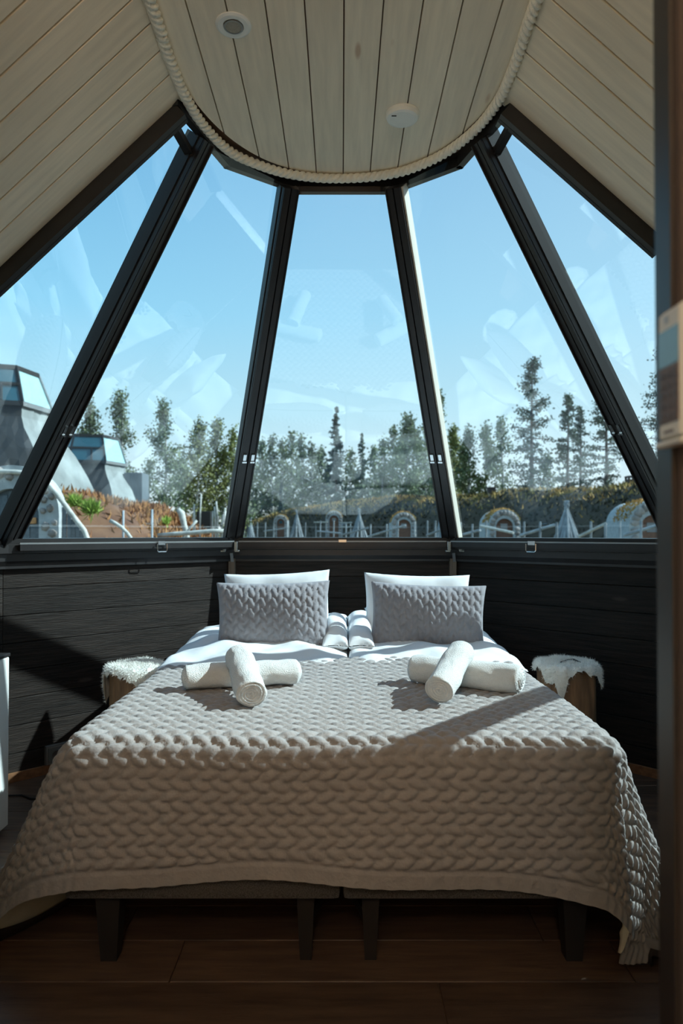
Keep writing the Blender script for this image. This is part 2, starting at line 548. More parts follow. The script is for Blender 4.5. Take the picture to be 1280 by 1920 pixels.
base_run('baseboard_left', 'brown wooden baseboard along the dark wall left of the bed', (-1.69, 3.44), (-0.71, 4.42))
base_run('baseboard_right', 'brown wooden baseboard along the dark wall right of the bed', (0.722, 4.42), (1.69, 3.45))
base_run('baseboard_back', 'brown wooden baseboard behind the bed head', (-0.68, 4.43), (0.69, 4.43))


# ---- windows: each one a pane, a sill profile and a roller blind above it
def patch(name, corners, m, parent, n=10):
    a, b, c, d = [Vector(p) for p in corners]       # a-b bottom, d-c top
    v = []
    for i in range(n + 1):
        for j in range(n + 1):
            s, t = i / n, j / n
            v.append((a * (1 - s) + b * s) * (1 - t) + (d * (1 - s) + c * s) * t)
    return mesh(name, v, grid_faces(n + 1, n + 1), m, parent, smooth=True)


def sill_profile(A, B, parent, nrm):
    """stepped black aluminium sill along the wall top"""
    mb = MB()
    t = (B - A).normalized()
    prof = [(0.015, 1.225), (-0.055, 1.223), (-0.055, 1.195), (-0.062, 1.193), (-0.062, 1.150), (-0.040, 1.146), (-0.040, 1.110),
            (-0.026, 1.085), (-0.026, 1.072), (0.06, 1.072), (0.06, 1.225)]
    va = [Vector((A.x, A.y, 0)) - nrm * d + Vector((0, 0, z)) for d, z in prof]
    vb = [Vector((B.x, B.y, 0)) - nrm * d + Vector((0, 0, z)) for d, z in prof]
    k = len(prof)
    mb.add(va + vb, [(i, (i + 1) % k, k + (i + 1) % k, k + i) for i in range(k)] + [tuple(range(k - 1, -1, -1)), tuple(range(k, 2 * k))])
    return mb.obj('sill', M_black, parent)


def wnormal(A, B):
    t = (B - A); nrm = Vector((-t.y, t.x, 0)).normalized()
    return nrm if nrm.dot(Vector((0, 2.6, 0)) - Vector((A.x, A.y, 0))) > 0 else -nrm


wins = [
    ('window_1', 'left slanted glass pane with the stone cabin behind it', BL3, CB[-2], CT[-2], Vector((-0.62, YB, 2.85))),
    ('window_2', 'slanted glass pane showing the grey cabins and brown heather bank', CB[-2], CB[-1], CT[-1], CT[-2]),
    ('window_3', 'middle glass pane behind the bed head showing the tall spruce', CB[-1], CB[1], CT[1], CT[-1]),
    ('window_4', 'slanted glass pane showing the four tall pines', CB[1], CB[2], CT[2], CT[1]),
]
for nm, lb, a, b, c, d in wins:
    w = structure(nm, lb)
    nr = wnormal(a, b)
    patch('pane', (a, b, c, d), M_glass, w)
    sill_profile(a, b, w, nr)
w = structure('window_5', 'right slanted glass pane beside the door jamb')
mesh('pane', [CB[2], BR3, PR, Vector((0.62, YB, 2.87)), CT[2]], [(0, 1, 2), (0, 2, 4), (2, 3, 4)], M_glass, w)
sill_profile(CB[2], BR3, w, wnormal(CB[2], BR3))
w = structure('added_sun_glazing', 'added unseen side glazing that lets the sun onto the bed')  # opening added out of view so the sun covers the bed
YE = 2.02
PE = Vector((PR.x, 2.105, PR.z))
BE = BR3 + Vector((-0.197, -0.77, 0.435)) * 1.0
mesh('pane', [BR3, Vector((1.70, YE, ZS)), PE, PR, Vector((1.70, BR3.y, 0.79)), Vector((1.70, YE, 0.79))], [(0, 1, 2, 3), (4, 5, 1, 0)], M_glass, w)
MB().bar(BR3, BE, 0.10, 0.03, side=(0, 1, 1)).obj('added_shadow_bar', M_black, w)  # bar invented out of view to cast the shadow band across the bed
MB().bar(PR, PE, 0.06, 0.05).obj('purlin', M_black, w)

# glazing bars between the panes
ti = 3
for key, lb in ((-2, 'black glazing bar rising from the left frame edge'), (-1, 'black glazing bar left of the middle window'),
                (1, 'black glazing bar right of the middle window'), (2, 'black glazing bar rising from beside the door jamb')):
    A, B = CB[key].copy(), CT[key].copy()
    ctr = Vector((0, 2.74, 1.9))
    A = A + Vector((0, 0, -0.02))
    if abs(key) == 2: B = B + (B - A) * 0.010
    t = (B - A).normalized()
    inward = (ctr - (A + B) / 2); inward = (inward - t * inward.dot(t)).normalized()
    side = t.cross(inward).normalized()
    root = structure('trim_%d' % ti, lb)
    ti += 1
    mb = MB()
    mb.bar(A, B, 0.105, 0.05, side=side, w2=0.078)
    mb.obj('core_profile', M_blackedge, root)
    for k in (-1, 1):
        mb = MB()
        for a0, b0, ww in ((0, 1, 0.04),):
            q = inward * 0.032
            mb.bar(A + q + side * 0.028 * k, B + q + side * 0.021 * k, 0.046, 0.022, side=side, w2=0.036)
            mb.bar(A + q * 1.45 + side * 0.044 * k, B + q * 1.45 + side * 0.034 * k, 0.008, 0.012, side=side, w2=0.006)
        mb.obj('ridge', M_black, root)
    if abs(key) == 1 and key == 1:
        MB().bar(A - inward * 0.0 + side * (0.056 if side.x > 0 else -0.056), B + side * (0.043 if side.x > 0 else -0.043), 0.008, 0.075, side=side).obj('pale_edge_strip', mat('pale_edge', (0.55, 0.52, 0.45), 0.5, var=0.05), root)
    else:
        for k in (-1, 1):
            MB().bar(A + side * 0.055 * k - inward * 0.01, B + side * 0.042 * k - inward * 0.01, 0.006, 0.06, side=side).obj('gasket', M_blackedge, root)

# black verges where the pitched ceilings end
for sgn, X0, slope, Xe, lb in ((-1, XL, SL, -2.3, 'black verge beam along the left pitched ceiling'), (1, XR, SR, 1.24, 'black verge beam along the right pitched ceiling')):
    A = Vector((X0 + sgn * 0.035, YB, ZC - slope * 0.035)); B = Vector((Xe, YB, ZC - slope * abs(Xe - X0) - 0.0))
    up = Vector((sgn * slope, 0, 1)).normalized()
    root = structure('trim_%d' % ti, lb); ti += 1
    A2 = A - up * 0.018; B2 = B - up * 0.018
    MB().bar(A2, B2, 0.080, 0.05, side=up).obj('beam', M_black, root)
    MB().bar(A2 - up * 0.035 + Vector((0, 0.015, 0)), B2 - up * 0.035 + Vector((0, 0.015, 0)), 0.012, 0.02, side=up).obj('lip', M_blackedge, root)
    # short cross bar at the top of the outer pane
    key = 2 * sgn
    P = CT[key] + (CB[key] - CT[key]) * 0.03
    Q = Vector((X0 + sgn * 0.045, YB + 0.02, ZC - slope * 0.045 - 0.055))
    MB().bar(P, Q, 0.03, 0.03).obj('cross_bar', M_black, root)
    MB().bar(P + Vector((0, -0.017, 0)), Q + Vector((0, -0.017, 0)), 0.006, 0.006).obj('cross_bar_edge', M_grey, root)

# ---- flat ceiling, its rim and the rope
RIM = [(-0.63, 2.40), (-0.632, 2.60), (-0.508, 3.035), (-0.204, 3.265), (0.240, 3.265), (0.526, 3.035), (0.652, 2.61), (0.65, 2.40)]


def arch_y(x):
    """front end of the flat ceiling at x"""
    u = min(1.0, abs((x - 0.008) / 0.605))
    return 2.42 + 0.76 * (1 - u ** 2.35) ** (1 / 1.75)


ce = structure('ceiling', 'pale pine plank ceiling with a rounded end above the bed')
k0 = -5
for k in range(-5, 6):
    xa = max(0.008 + 0.1245 * k, XL - 0.01) + 0.0025
    xb = min(0.008 + 0.1245 * (k + 1), XR + 0.02) - 0.0025
    if xb - xa < 0.01: continue
    poly = [(xa, 0.79), (xb, 0.79)]
    for j in range(9):
        x = xb + (xa - xb) * j / 8
        poly.append((x, arch_y(x)))
    L0 = Vector(((xa + xb) / 2, 1.9, ZC))
    # local x along the board so that the grain runs with it
    verts = []; kk = len(poly)
    for zz in (0.0, 0.018):
        for px, py in poly:
            verts.append((py - L0.y, -(px - L0.x), zz))
    faces = [tuple(range(kk)), tuple(range(2 * kk - 1, kk - 1, -1))] + [((i + 1) % kk, i, kk + i, kk + (i + 1) % kk) for i in range(kk)]
    o = mesh('ceiling_plank', verts, faces, M_ceil, ce, world=False)
    o.location = L0
    o.rotation_euler = (0, 0, PI / 2)
MB().prism([(-0.64, 0.7, ZC + 0.02)] + [(0.66, 0.7, ZC + 0.02), (0.66, 2.5, ZC + 0.02)] + [(x + 0.0, y + 0.01, ZC + 0.02) for x, y in reversed(RIM[1:-1])] + [(-0.64, 2.5, ZC + 0.02)], 0.08).obj('backing', M_groove, ce)
rim = structure('trim_%d' % ti, 'black rim below the rope around the rounded ceiling end'); ti += 1
for i in range(1, len(RIM) - 2):
    a, b = RIM[i], RIM[i + 1]
    A = Vector((*a, 2.915)); B = Vector((*b, 2.915))
    d = (B - A).normalized()
    MB().bar(A - d * 0.01, B + d * 0.01, 0.08, 0.03).obj('rim_piece', M_black, rim)

for sgn, X0, slope, Xe, nm, lb in ((-1, XL, SL, -2.3, 'ceiling_left', 'left pitched ceiling of pale pine planks'),
                                   (1, XR, SR, 1.24, 'ceiling_right', 'right pitched ceiling of pale pine planks')):
    root = structure(nm, lb)
    down = Vector((sgn, 0, -slope)).normalized()
    up = Vector((sgn * slope, 0, 1)).normalized()
    ln = abs(Xe - X0) * math.sqrt(1 + slope * slope)
    s0 = Vector((X0, 0, ZC - 0.004))
    # seams measured at Y = 2.45, 2.325, 2.2 ...
    edges = [YB + 0.02, 2.452 if sgn < 0 else 2.46]
    while edges[-1] > 0.85: edges.append(edges[-1] - 0.1245)
    for i in range(len(edges) - 1):
        w_ = edges[i] - edges[i + 1]
        yc = (edges[i] + edges[i + 1]) / 2
        plank('ceiling_plank', root, s0 + down * (ln / 2) + Vector((0, yc, 0)) + up * 0.009, down, (0, 1, 0), down.cross(Vector((0, 1, 0))), ln, w_ - 0.006, 0.018, M_ceil, 0.002)
    MB().bar(s0 + Vector((0, 0.7, 0)) + down * ln / 2 + up * 0.055, s0 + Vector((0, YB + 0.03, 0)) + down * ln / 2 + up * 0.055, ln + 0.02, 0.07, side=down).obj('backing', M_groove, root)

# the rope: three strands twisted along the ceiling edge
ctrl = [(-0.592, 0.9), (-0.594, 2.13), (-0.597, 2.26), (-0.598, 2.40), (-0.589, 2.58), (-0.557, 2.764), (-0.481, 2.95), (-0.368, 3.06), (-0.243, 3.135), (-0.098, 3.172),
        (0.03, 3.175), (0.155, 3.158), (0.295, 3.105), (0.438, 2.977), (0.543, 2.80), (0.597, 2.61), (0.609, 2.42), (0.607, 2.264), (0.604, 2.13), (0.602, 0.9)]
P = np.array(ctrl)


def catmull(P, n):
    out = []
    for i in range(len(P) - 1):
        p0 = P[max(i - 1, 0)]; p1 = P[i]; p2 = P[i + 1]; p3 = P[min(i + 2, len(P) - 1)]
        for t in np.linspace(0, 1, n, endpoint=False):
            out.append(0.5 * ((2 * p1) + (-p0 + p2) * t + (2 * p0 - 5 * p1 + 4 * p2 - p3) * t * t + (-p0 + 3 * p1 - 3 * p2 + p3) * t ** 3))
    out.append(P[-1])
    return np.array(out)


dense = catmull(P, 60)
seg = np.r_[0, np.cumsum(np.linalg.norm(np.diff(dense, axis=0), axis=1))]
ss = np.arange(0, seg[-1], 0.0036)
cx = np.interp(ss, seg, dense[:, 0]); cy = np.interp(ss, seg, dense[:, 1])
tx = np.gradient(cx); ty = np.gradient(cy); tl = np.hypot(tx, ty); tx /= tl; ty /= tl
NR = 30
ph = np.arange(NR) / NR * 2 * PI
R0 = 0.0205
rr = R0 * (0.58 + 0.46 * np.abs(np.cos(1.5 * (ph[None, :] + ss[:, None] * 2 * PI / 0.085))) ** 0.7)
vx = cx[:, None] + (-ty)[:, None] * rr * np.cos(ph)
vy = cy[:, None] + (tx)[:, None] * rr * np.cos(ph)
vz = ZC - 0.020 + rr * np.sin(ph)
V = np.stack([vx, vy, vz], -1).reshape(-1, 3)
i = np.arange(len(ss) - 1)[:, None] * NR; j = np.arange(NR)[None, :]; j2 = (j + 1) % NR
Fq = np.stack([i + j, i + j2, i + NR + j2, i + NR + j], -1).reshape(-1, 4)
o = mesh('ceiling_rope', V, Fq, M_rope, smooth=True)
tag(o, 'thick twisted cotton rope curving along the edge of the flat ceiling', 'rope')

# recessed spot and smoke detector
c = Vector((-0.355, 2.237, ZC))
t = thing('ceiling_spotlight', 'round white recessed spotlight in the pale plank ceiling', 'lamp', c)
MB().lathe([(0.030, -0.001), (0.034, -0.006), (0.050, -0.0065), (0.058, -0.003), (0.059, 0.0)], 40, c).obj('bezel', M_white, t, smooth=False)
MB().lathe([(0.031, -0.0075), (0.031, -0.009), (0.027, -0.009), (0.027, -0.0075)], 40, c).obj('inner_ring', M_grey, t)
MB().lathe([(0.0265, -0.008), (0.02, -0.0066), (0.004, -0.0066)], 32, c).obj('bulb_face', mat('bulb_glass', (0.35, 0.33, 0.28), 0.2, var=0.1, vscale=200), t)
c = Vector((0.2425, 2.715, ZC))
t = thing('smoke_detector', 'round white smoke detector on the pale plank ceiling near the window', 'smoke detector', c)
MB().lathe([(0.050, -0.024), (0.061, -0.021), (0.066, -0.012), (0.067, 0.0)], 40, c).obj('housing', M_white, t)
MB().box((c.x - 0.045, c.y - 0.028, c.z - 0.0252), (c.x - 0.026, c.y - 0.022, c.z - 0.0238)).obj('slot', M_leg, t)


# ------------------------------------------------------------------ blind rails, handles and catches on the frames
def frame_axes(A, B):
    t = (B - A).normalized(); nr = wnormal(A, B)
    return t, nr


def blind(A, B, label, frac, handle=True, ring=True):
    t, nr = frame_axes(A, B)
    A = A + t * 0.05; B = B - t * 0.05
    root = thing('roller_blind', label, 'blind', (A + B) / 2 + nr * 0.072)
    za = Vector((0, 0, 1.178 - ZS))
    MB().bar(A + nr * 0.077 + za, B + nr * 0.077 + za, 0.030, 0.024).obj('cassette', M_black, root)
    MB().bar(A + nr * 0.079 + za + Vector((0, 0, 0.021)), B + nr * 0.079 + za + Vector((0, 0, 0.021)), 0.008, 0.012).obj('pull_rail', M_grey, root)
    p = A + (B - A) * frac + nr * 0.095 + za
    if ring:
        mb = MB()
        mb.bar(p - t * 0.022 + Vector((0, 0, 0.016)), p + t * 0.022 + Vector((0, 0, 0.016)), 0.022, 0.010)
        mb.obj('handle_clip', M_chrome, root)
        w_, h_ = 0.031, 0.042
        loop = [p + t * x + nr * 0.010 + Vector((0, 0, z)) for x, z in ((-w_, 0.012), (-w_, -0.026), (-w_ + 0.006, -0.034), (w_ - 0.006, -0.034), (w_, -0.026), (w_, 0.012))]
        MB().tube(loop, 0.0036, 8).obj('pull_handle', M_chrome, root)
    else:
        MB().bar(p - t * 0.024 + Vector((0, 0, 0.024)), p + t * 0.024 + Vector((0, 0, 0.024)), 0.016, 0.018).obj('pull_handle', M_chrome, root)


blind(CB[-2], CB[-1], 'black roller blind rail with a chrome pull below the left window', 0.60)
blind(CB[-1], CB[1], 'black roller blind rail with a flat chrome pull behind the bed head', 0.50, ring=False)
blind(CB[1], CB[2], 'black roller blind rail with a chrome pull below the right window', 0.44)


def catch(key, frac, label):
    A, B = CB[key], CT[key]
    t = (B - A).normalized()
    ctr = Vector((0, 2.74, 1.9)); inward = (ctr - (A + B) / 2); inward = (inward - t * inward.dot(t)).normalized()
    side = t.cross(inward).normalized()
    if side.x < 0: side = -side
    p = A + (B - A) * frac + inward * 0.05
    root = thing('frame_catch', label, 'catch', p)
    for k in (-1, 1):
        mb = MB()
        mb.bar(p + side * 0.024 * k - t * 0.026, p + side * 0.024 * k + t * 0.026, 0.018, 0.022, side=side)
        mb.bar(p + side * 0.024 * k - t * 0.028 + inward * 0.01, p + side * 0.024 * k - t * 0.018 + inward * 0.01, 0.026, 0.014, side=side)
        mb.obj('catch_plate', M_chrome, root)


catch(-2, 0.33, 'small chrome catch pair on the leftmost glazing bar')
catch(-1, 0.305, 'small chrome catch pair on the glazing bar above the left pillows')
catch(1, 0.305, 'small chrome catch pair on the glazing bar above the right pillows')
catch(2, 0.335, 'small chrome catch pair on the glazing bar nearest the door jamb')
for s, nm in ((-1, 'left'), (1, 'right')):
    c = CB[s]
    q = Vector((c.x, c.y - 0.10, 1.165))
    root = thing('corner_bracket', 'chrome bracket at the sill corner above the %s pillows' % nm, 'bracket', q)
    for k in (-1, 1):
        mb = MB()
        mb.box((q.x + k * 0.036 - 0.011, q.y - 0.012, q.z - 0.03), (q.x + k * 0.036 + 0.011, q.y + 0.01, q.z + 0.034), 0.003)
        mb.box((q.x + k * 0.044 - 0.016, q.y - 0.014, q.z - 0.034), (q.x + k * 0.044 + 0.016, q.y + 0.006, q.z - 0.02), 0.003)
        mb.obj('bracket_half', M_chrome, root)
    MB().bar(Vector((q.x - 0.004 * s, q.y + 0.02, q.z - 0.04)), Vector((q.x + 0.006, q.y + 0.05, q.z - 0.095)), 0.018, 0.006, side=(1, 0, 0)).obj('strap', M_grey, root)

# ------------------------------------------------------------------ bed
bed = thing('double_bed', 'double bed with charcoal woven bases, dark tapered legs and white mattress', 'bed', (0, 3.0, 0))
for s, nm in ((-1, 'left'), (1, 'right')):
    x0, x1 = (-0.795, -0.004) if s < 0 else (0.004, 0.795)
    MB().box((x0, 1.985, 0.20), (x1, 4.02, 0.40), 0.018).obj('base', M_weave, bed)
    MB().box((x0, 1.995, 0.405), (x1, 4.02, 0.625), 0.05).obj('mattress', M_linen, bed, smooth=False)
for x, yv in ((-0.68, 2.05), (0.68, 2.05), (-0.105, 2.05), (0.085, 2.05), (-0.68, 3.9), (0.68, 3.9)):
    w0 = 0.036 if abs(x) > 0.3 else 0.026
    MB().bar((x, yv, 0.0), (x, yv, 0.20), w0 * 1.3, w0 * 1.3, side=(1, 0, 0), w2=w0 * 2, d2=w0 * 2).obj('leg', M_leg, bed)
MB().bar((-0.105, 2.05, 0.11), (0.085, 2.75, 0.11), 0.03, 0.03).obj('stretcher', M_leg, bed)
MB().bar((0.085, 2.05, 0.11), (-0.105, 2.75, 0.11), 0.03, 0.03).obj('stretcher', M_leg, bed)

# ---- quilted bedspread
HW, RE, ZT = 0.80, 0.060, 0.662
YBK, YF = 3.10, 1.955
SIDE = 0.67


def braid(u, v, p=0.056, h=0.0315, lean=0.8):
    """herringbone quilting: rows of leaning puffs, 0 in the stitch lines .. 1 on the puffs"""
    r = v / h
    ri = np.floor(r); fv = r - ri
    par = np.where(np.mod(ri, 2) == 0, 1.0, -1.0)
    s = u / p + par * lean * 0.5 * (fv - 0.5) + 0.25 * par
    fs = s - np.floor(s)
    a = np.sin(PI * fs) ** 0.5
    # puffs taper where they meet the next row
    b = np.sin(PI * fv) ** 0.45
    return a * (0.30 + 0.70 * b) * (0.82 + 0.18 * np.sin(PI * fs + 0.6 * par * (fv - 0.5)))


def fold_flare(th_deg, left):
    if left:
        xp = [0, 20, 40, 60, 78, 90]; fp = [0.42, 0.55, 0.52, 0.30, 0.07, 0.0]
    else:
        xp = [0, 16, 34, 48, 66, 80, 90]; fp = [0.34, 0.32, 0.16, 0.03, 0.09, 0.05, 0.0]
    return np.interp(th_deg, xp, fp)


def smoothstep(a, b, x):
    t = np.clip((x - a) / (b - a), 0, 1)
    return t * t * (3 - 2 * t)


def spread_surface(U, Vv, FR):
    """U across, Vv from the back edge forward, FR: fraction array 0..1 of the drop in front; returns positions"""
    flat_len = YBK - YF - RE
    su = np.abs(U) - (HW - RE)
    sv = Vv - flat_len
    # the corners of the cloth are rounded off
    both = (su > 0) & (sv > 0)
    t_ = np.degrees(np.arctan2(np.maximum(sv, 0), np.maximum(su, 1e-9)))
    S_ = SIDE + RE; D_ = 0.40 + RE
    rect = np.minimum(S_ / np.maximum(np.cos(np.radians(t_)), 1e-6), D_ / np.maximum(np.sin(np.radians(t_)), 1e-6))
    want = S_ + (D_ - S_) * np.clip(t_ / 90, 0, 1) ** 1.15 + 0.02 * np.sin(np.radians(t_ * 2)) * (U < 0)
    kk = np.where(both, np.minimum(1.0, want / rect), 1.0)
    su = su * kk; sv = np.where(both, sv * kk, sv)
    sgn = np.sign(U)
    left = U < 0
    rho = np.where((su > 0) & (sv > 0), np.hypot(np.maximum(su, 0), np.maximum(sv, 0)), np.where(su > 0, su, np.maximum(sv, 0)))
    th = np.where((su > 0) & (sv > 0), np.degrees(np.arctan2(np.maximum(sv, 0), np.maximum(su, 1e-9))), np.where(su > 0, 0.0, 90.0))
    q = RE * PI / 2
    out = np.where(rho < q, RE * np.sin(np.clip(rho / RE, 0, PI / 2)), RE)
    down = np.where(rho < q, RE - RE * np.cos(np.clip(rho / RE, 0, PI / 2)), RE + (rho - q))
    fl = np.where(left, fold_flare(th, True), fold_flare(th, False))
    # the sides flare most near the front corner and hang closer toward the back
    back = 0.25 + 0.75 * np.exp(-np.maximum(0, -sv) / np.where(left, 0.22, 0.45))
    fl = np.where((su > 0) & (sv <= 0), fl * back, fl)
    ex = np.maximum(0, rho - q * 0.6)
    k = 1 / np.sqrt(1 + fl * fl)
    dn = np.where(rho < q, down, RE + (rho - q) * k)
    fx = fl * k * ex
    ou = out + np.maximum(0, rho - q) * 0.035 * np.sin(U * 7.0 + Vv * 5) * (rho > q)
    thr = np.radians(th)
    X = np.where(su > 0, sgn * (HW - RE) + sgn * (ou * np.cos(thr) + fx), U)
    Y = YBK - np.where(sv > 0, flat_len + ou * np.sin(thr), Vv) + np.where(left, 0.30, 0.12) * fx
    Z = ZT - dn
    # soft undulation on the top
    top = (rho <= 0)
    Z = Z + 0.006 * np.sin(U * 5 + 1.0) * np.cos(Vv * 4) * np.exp(-rho * 6) + 0.012 * np.exp(-Vv / 0.10) + 0.004 * np.sin(Vv * 23 + U * 3) * np.exp(-Vv / 0.25)
    Y = Y + (0.022 * np.sin(U * 6.2 + 0.5) + 0.012 * np.sin(U * 13)) * np.exp(-Vv / 0.12)
    return X, Y, np.maximum(Z, 0.012)


NU, NV = 470, 300
uu = np.linspace(-(HW + SIDE), HW + SIDE + 0.02, NU)
drop = 0.375 + 0.012 * np.sin(uu * 8) + 0.085 * smoothstep(0.15, 0.95, uu) + 0.03 * smoothstep(0.6, 1.0, -uu)
LT = (YBK - YF) + drop
tv = np.linspace(0, 1, NV)
U = np.repeat(uu[:, None], NV, 1)
VV = tv[None, :] * LT[:, None]
X, Y, Z = spread_surface(U, VV, tv)


def normals(X, Y, Z):
    P_ = np.stack([X, Y, Z], -1)
    du = np.gradient(P_, axis=0); dv = np.gradient(P_, axis=1)
    n_ = np.cross(dv, du)
    n_ /= np.linalg.norm(n_, axis=-1, keepdims=True) + 1e-12
    return P_, n_


P_, N_ = normals(X, Y, Z)
if N_[NU // 2, 20, 2] < 0: N_ = -N_
# distance to the hem
dh = np.minimum.reduce([LT[:, None] - VV, uu[-1] - U, U - uu[0]])
b = braid(U + 0.006 * np.sin(VV * 9) + 0.004 * np.sin(VV * 31 + U * 9), VV + 0.005 * np.sin(U * 8))
edge = smoothstep(0.048, 0.062, dh)
hem = 0.45 * (1 - smoothstep(0.040, 0.048, dh)) * (0.75 + 0.25 * np.sin(U * 2 * PI / 0.056 + VV * 40))
fine = 0.10 * np.sin(U * 310 + 2 * np.sin(VV * 170)) * np.sin(VV * 290 + np.sin(U * 120))
H = (b * (1 + 0.6 * fine) * edge + hem) * 0.0155
Q = P_ + N_ * H[..., None]
spread = thing('bedspread', 'taupe quilted bedspread with a braided pattern hanging over the foot of the bed', 'bedspread', (0, 2.5, 0.66))
mesh('quilted_face', Q.reshape(-1, 3), grid_faces(NU, NV, True), M_quilt, spread, smooth=True)
# lining just inside the hanging parts
st = 3
Xl, Yl, Zl = X[::st, ::st], Y[::st, ::st], Z[::st, ::st]
Pl = P_[::st, ::st] - N_[::st, ::st] * (0.006 - 0.006 * b[::st, ::st])[..., None] - N_[::st, ::st] * 0.003
keep = ((np.abs(U[::st, ::st]) > HW - 0.02) | (VV[::st, ::st] > YBK - YF - 0.02))
keep &= dh[::st, ::st] > 0.016
nu2, nv2 = Xl.shape
fq = grid_faces(nu2, nv2)
kf = keep.reshape(-1)[fq].all(axis=1)
o = mesh('lining', Pl.reshape(-1, 3), fq[kf], M_lining, spread, smooth=True)
o['label'] = 'cream lining on the inside of the bedspread'
bm = bmesh.new(); bm.from_mesh(o.data)
bmesh.ops.delete(bm, geom=[v for v in bm.verts if not v.link_faces], context='VERTS')
bm.to_mesh(o.data); bm.free()
# side hem bound in dark tape
for sidx in (0, NU - 1):
    mb = MB()
    pts = [Vector(P_[sidx, j]) - Vector(N_[sidx, j]) * 0.004 for j in range(60, NV, 6)] + [Vector(P_[sidx, NV - 1])]
    for a_, b_ in zip(pts[:-1], pts[1:]):
        pass
    inn = 10 if sidx == 0 else NU - 11
    k_ = len(mb.v)
    vs = []
    js = list(range(60, NV, 4)) + [NV - 1]
    for j in js:
        e_ = P_[sidx, j] - P_[inn, j]; e_ /= np.linalg.norm(e_) + 1e-9
        vs += [tuple(P_[3 if sidx == 0 else NU - 4, j] + N_[sidx, j] * 0.010), tuple(P_[sidx, j] + N_[sidx, j] * 0.008 + e_ * 0.006), tuple(P_[sidx, j] - N_[sidx, j] * 0.016 + e_ * 0.006), tuple(P_[inn, j] - N_[inn, j] * 0.024)]
    mb.add(vs, [(4 * q_ + c_, 4 * q_ + c_ + 1, 4 * q_ + c_ + 5, 4 * q_ + c_ + 4) for q_ in range(len(js) - 1) for c_ in range(3)])
    o = mb.obj('hem_binding', M_binding, spread, smooth=True)
    o['label'] = 'dark tape binding the side hem'


# ---- cushions
def cushion(name, parent, w, h, t, m, rot, loc, quilt=False, nx=60, ny=44, seed=0, wr=0.006, pinch=0.055, p=0.05, hh=0.028, amp=0.010):
    if quilt: nx, ny = 150, 110
    a = np.linspace(-1, 1, nx)[:, None]; bq = np.linspace(-1, 1, ny)[None, :]
    A, B = np.broadcast_arrays(a, bq)
    prof = ((1 - np.abs(A) ** 2.6) * (1 - np.abs(B) ** 2.6)) ** 0.5
    x = A * w / 2 * (1 - pinch * (1 - B ** 2)); yv = B * h / 2 * (1 - pinch * 1.2 * (1 - A ** 2))
    R = Euler(rot).to_matrix()
    vs = []; fs = []
    rs = np.random.default_rng(seed)
    ph_ = rs.uniform(0, 6, 6)
    for sd_ in (1, -1):
        z = sd_ * (prof * t / 2 + 0.002)
        z = z + sd_ * wr * prof ** 0.5 * (np.sin(x * 17 + yv * 9 + ph_[0]) + 0.6 * np.sin(yv * 29 - x * 11 + ph_[1]) + 0.5 * np.sin(x * 37 + ph_[2]) * np.sin(yv * 23 + ph_[3]))
        if quilt:
            z = z + sd_ * amp * braid(yv + 0.003 * np.sin(x * 20), x + 0.004 * np.sin(yv * 14), p, hh) * np.clip(prof * 3.0, 0.15, 1)
        k = sum(len(q) for q in vs)
        vs.append(np.stack([x, yv, z], -1).reshape(-1, 3))
        fs.append(grid_faces(nx, ny, sd_ < 0) + k)
    V_ = np.concatenate(vs); F_ = np.concatenate(fs)
    Rn = np.array(R)
    V_ = V_ @ Rn.T + np.array(loc)
    o = mesh(name, V_, F_, m, parent, smooth=True)
    bm = bmesh.new(); bm.from_mesh(o.data)
    bmesh.ops.remove_doubles(bm, verts=bm.verts, dist=0.0045 if not quilt else 0.004)
    bmesh.ops.recalc_face_normals(bm, faces=bm.faces)
    bm.to_mesh(o.data); bm.free()
    o.data.polygons.foreach_set('use_smooth', [True] * len(o.data.polygons))
    return o


def cush_thing(name, label, cat, w, h, t, m, rot, loc, **k):
    o = cushion(name, None, w, h, t, m, rot, loc, **k)
    c_ = Vector(loc)
    o.data.transform(Matrix.Translation(-c_)); o.location = c_
    return tag(o, label, cat, k.get('group'))


# duvets folded in two on the head half of the bed
def duvet(label, x0, x1, seed):
    w_, h_ = (x1 - x0), 1.12
    o = cushion('duvet', None, w_, h_, 0.13, M_linen, (math.radians(2.0), 0, 0), ((x0 + x1) / 2, 3.55, 0.672), seed=seed, wr=0.010, pinch=0.012, nx=110, ny=110)
    return tag(o, label, 'duvet')


duvet('white folded duvet under the left pillows', -0.81, 0.035, 3)
duvet('white folded duvet under the right pillows', 0.03, 0.81, 5)
# the rolled inner edges standing up between the pillows
for xx, lb, sd_ in ((-0.03, 'bunched white duvet fold between the pillows, the one by the left pillow', 8), (0.095, 'bunched white duvet fold between the pillows, the one by the right pillow', 9)):
    o = cushion('duvet_fold', None, 0.125, 0.62, 0.13, M_linen, (math.radians(6), 0, 0), (xx, 3.58, 0.745), seed=sd_, wr=0.008, pinch=0.05, nx=40, ny=80)
    tag(o, lb, 'duvet')

PR_ = math.radians
lean = lambda deg, yaw=0.0, roll=0.0: (Euler((PR_(90 - deg), 0, 0)).to_matrix().to_4x4())


def stand(deg, yaw, roll):
    """cushion standing on its long edge, leaning back by deg, turned by yaw, rolled by roll"""
    M_ = Matrix.Rotation(PR_(yaw), 3, 'Z') @ Matrix.Rotation(PR_(90 - deg), 3, 'X') @ Matrix.Rotation(PR_(roll), 3, 'Z')
    return tuple(M_.to_euler())


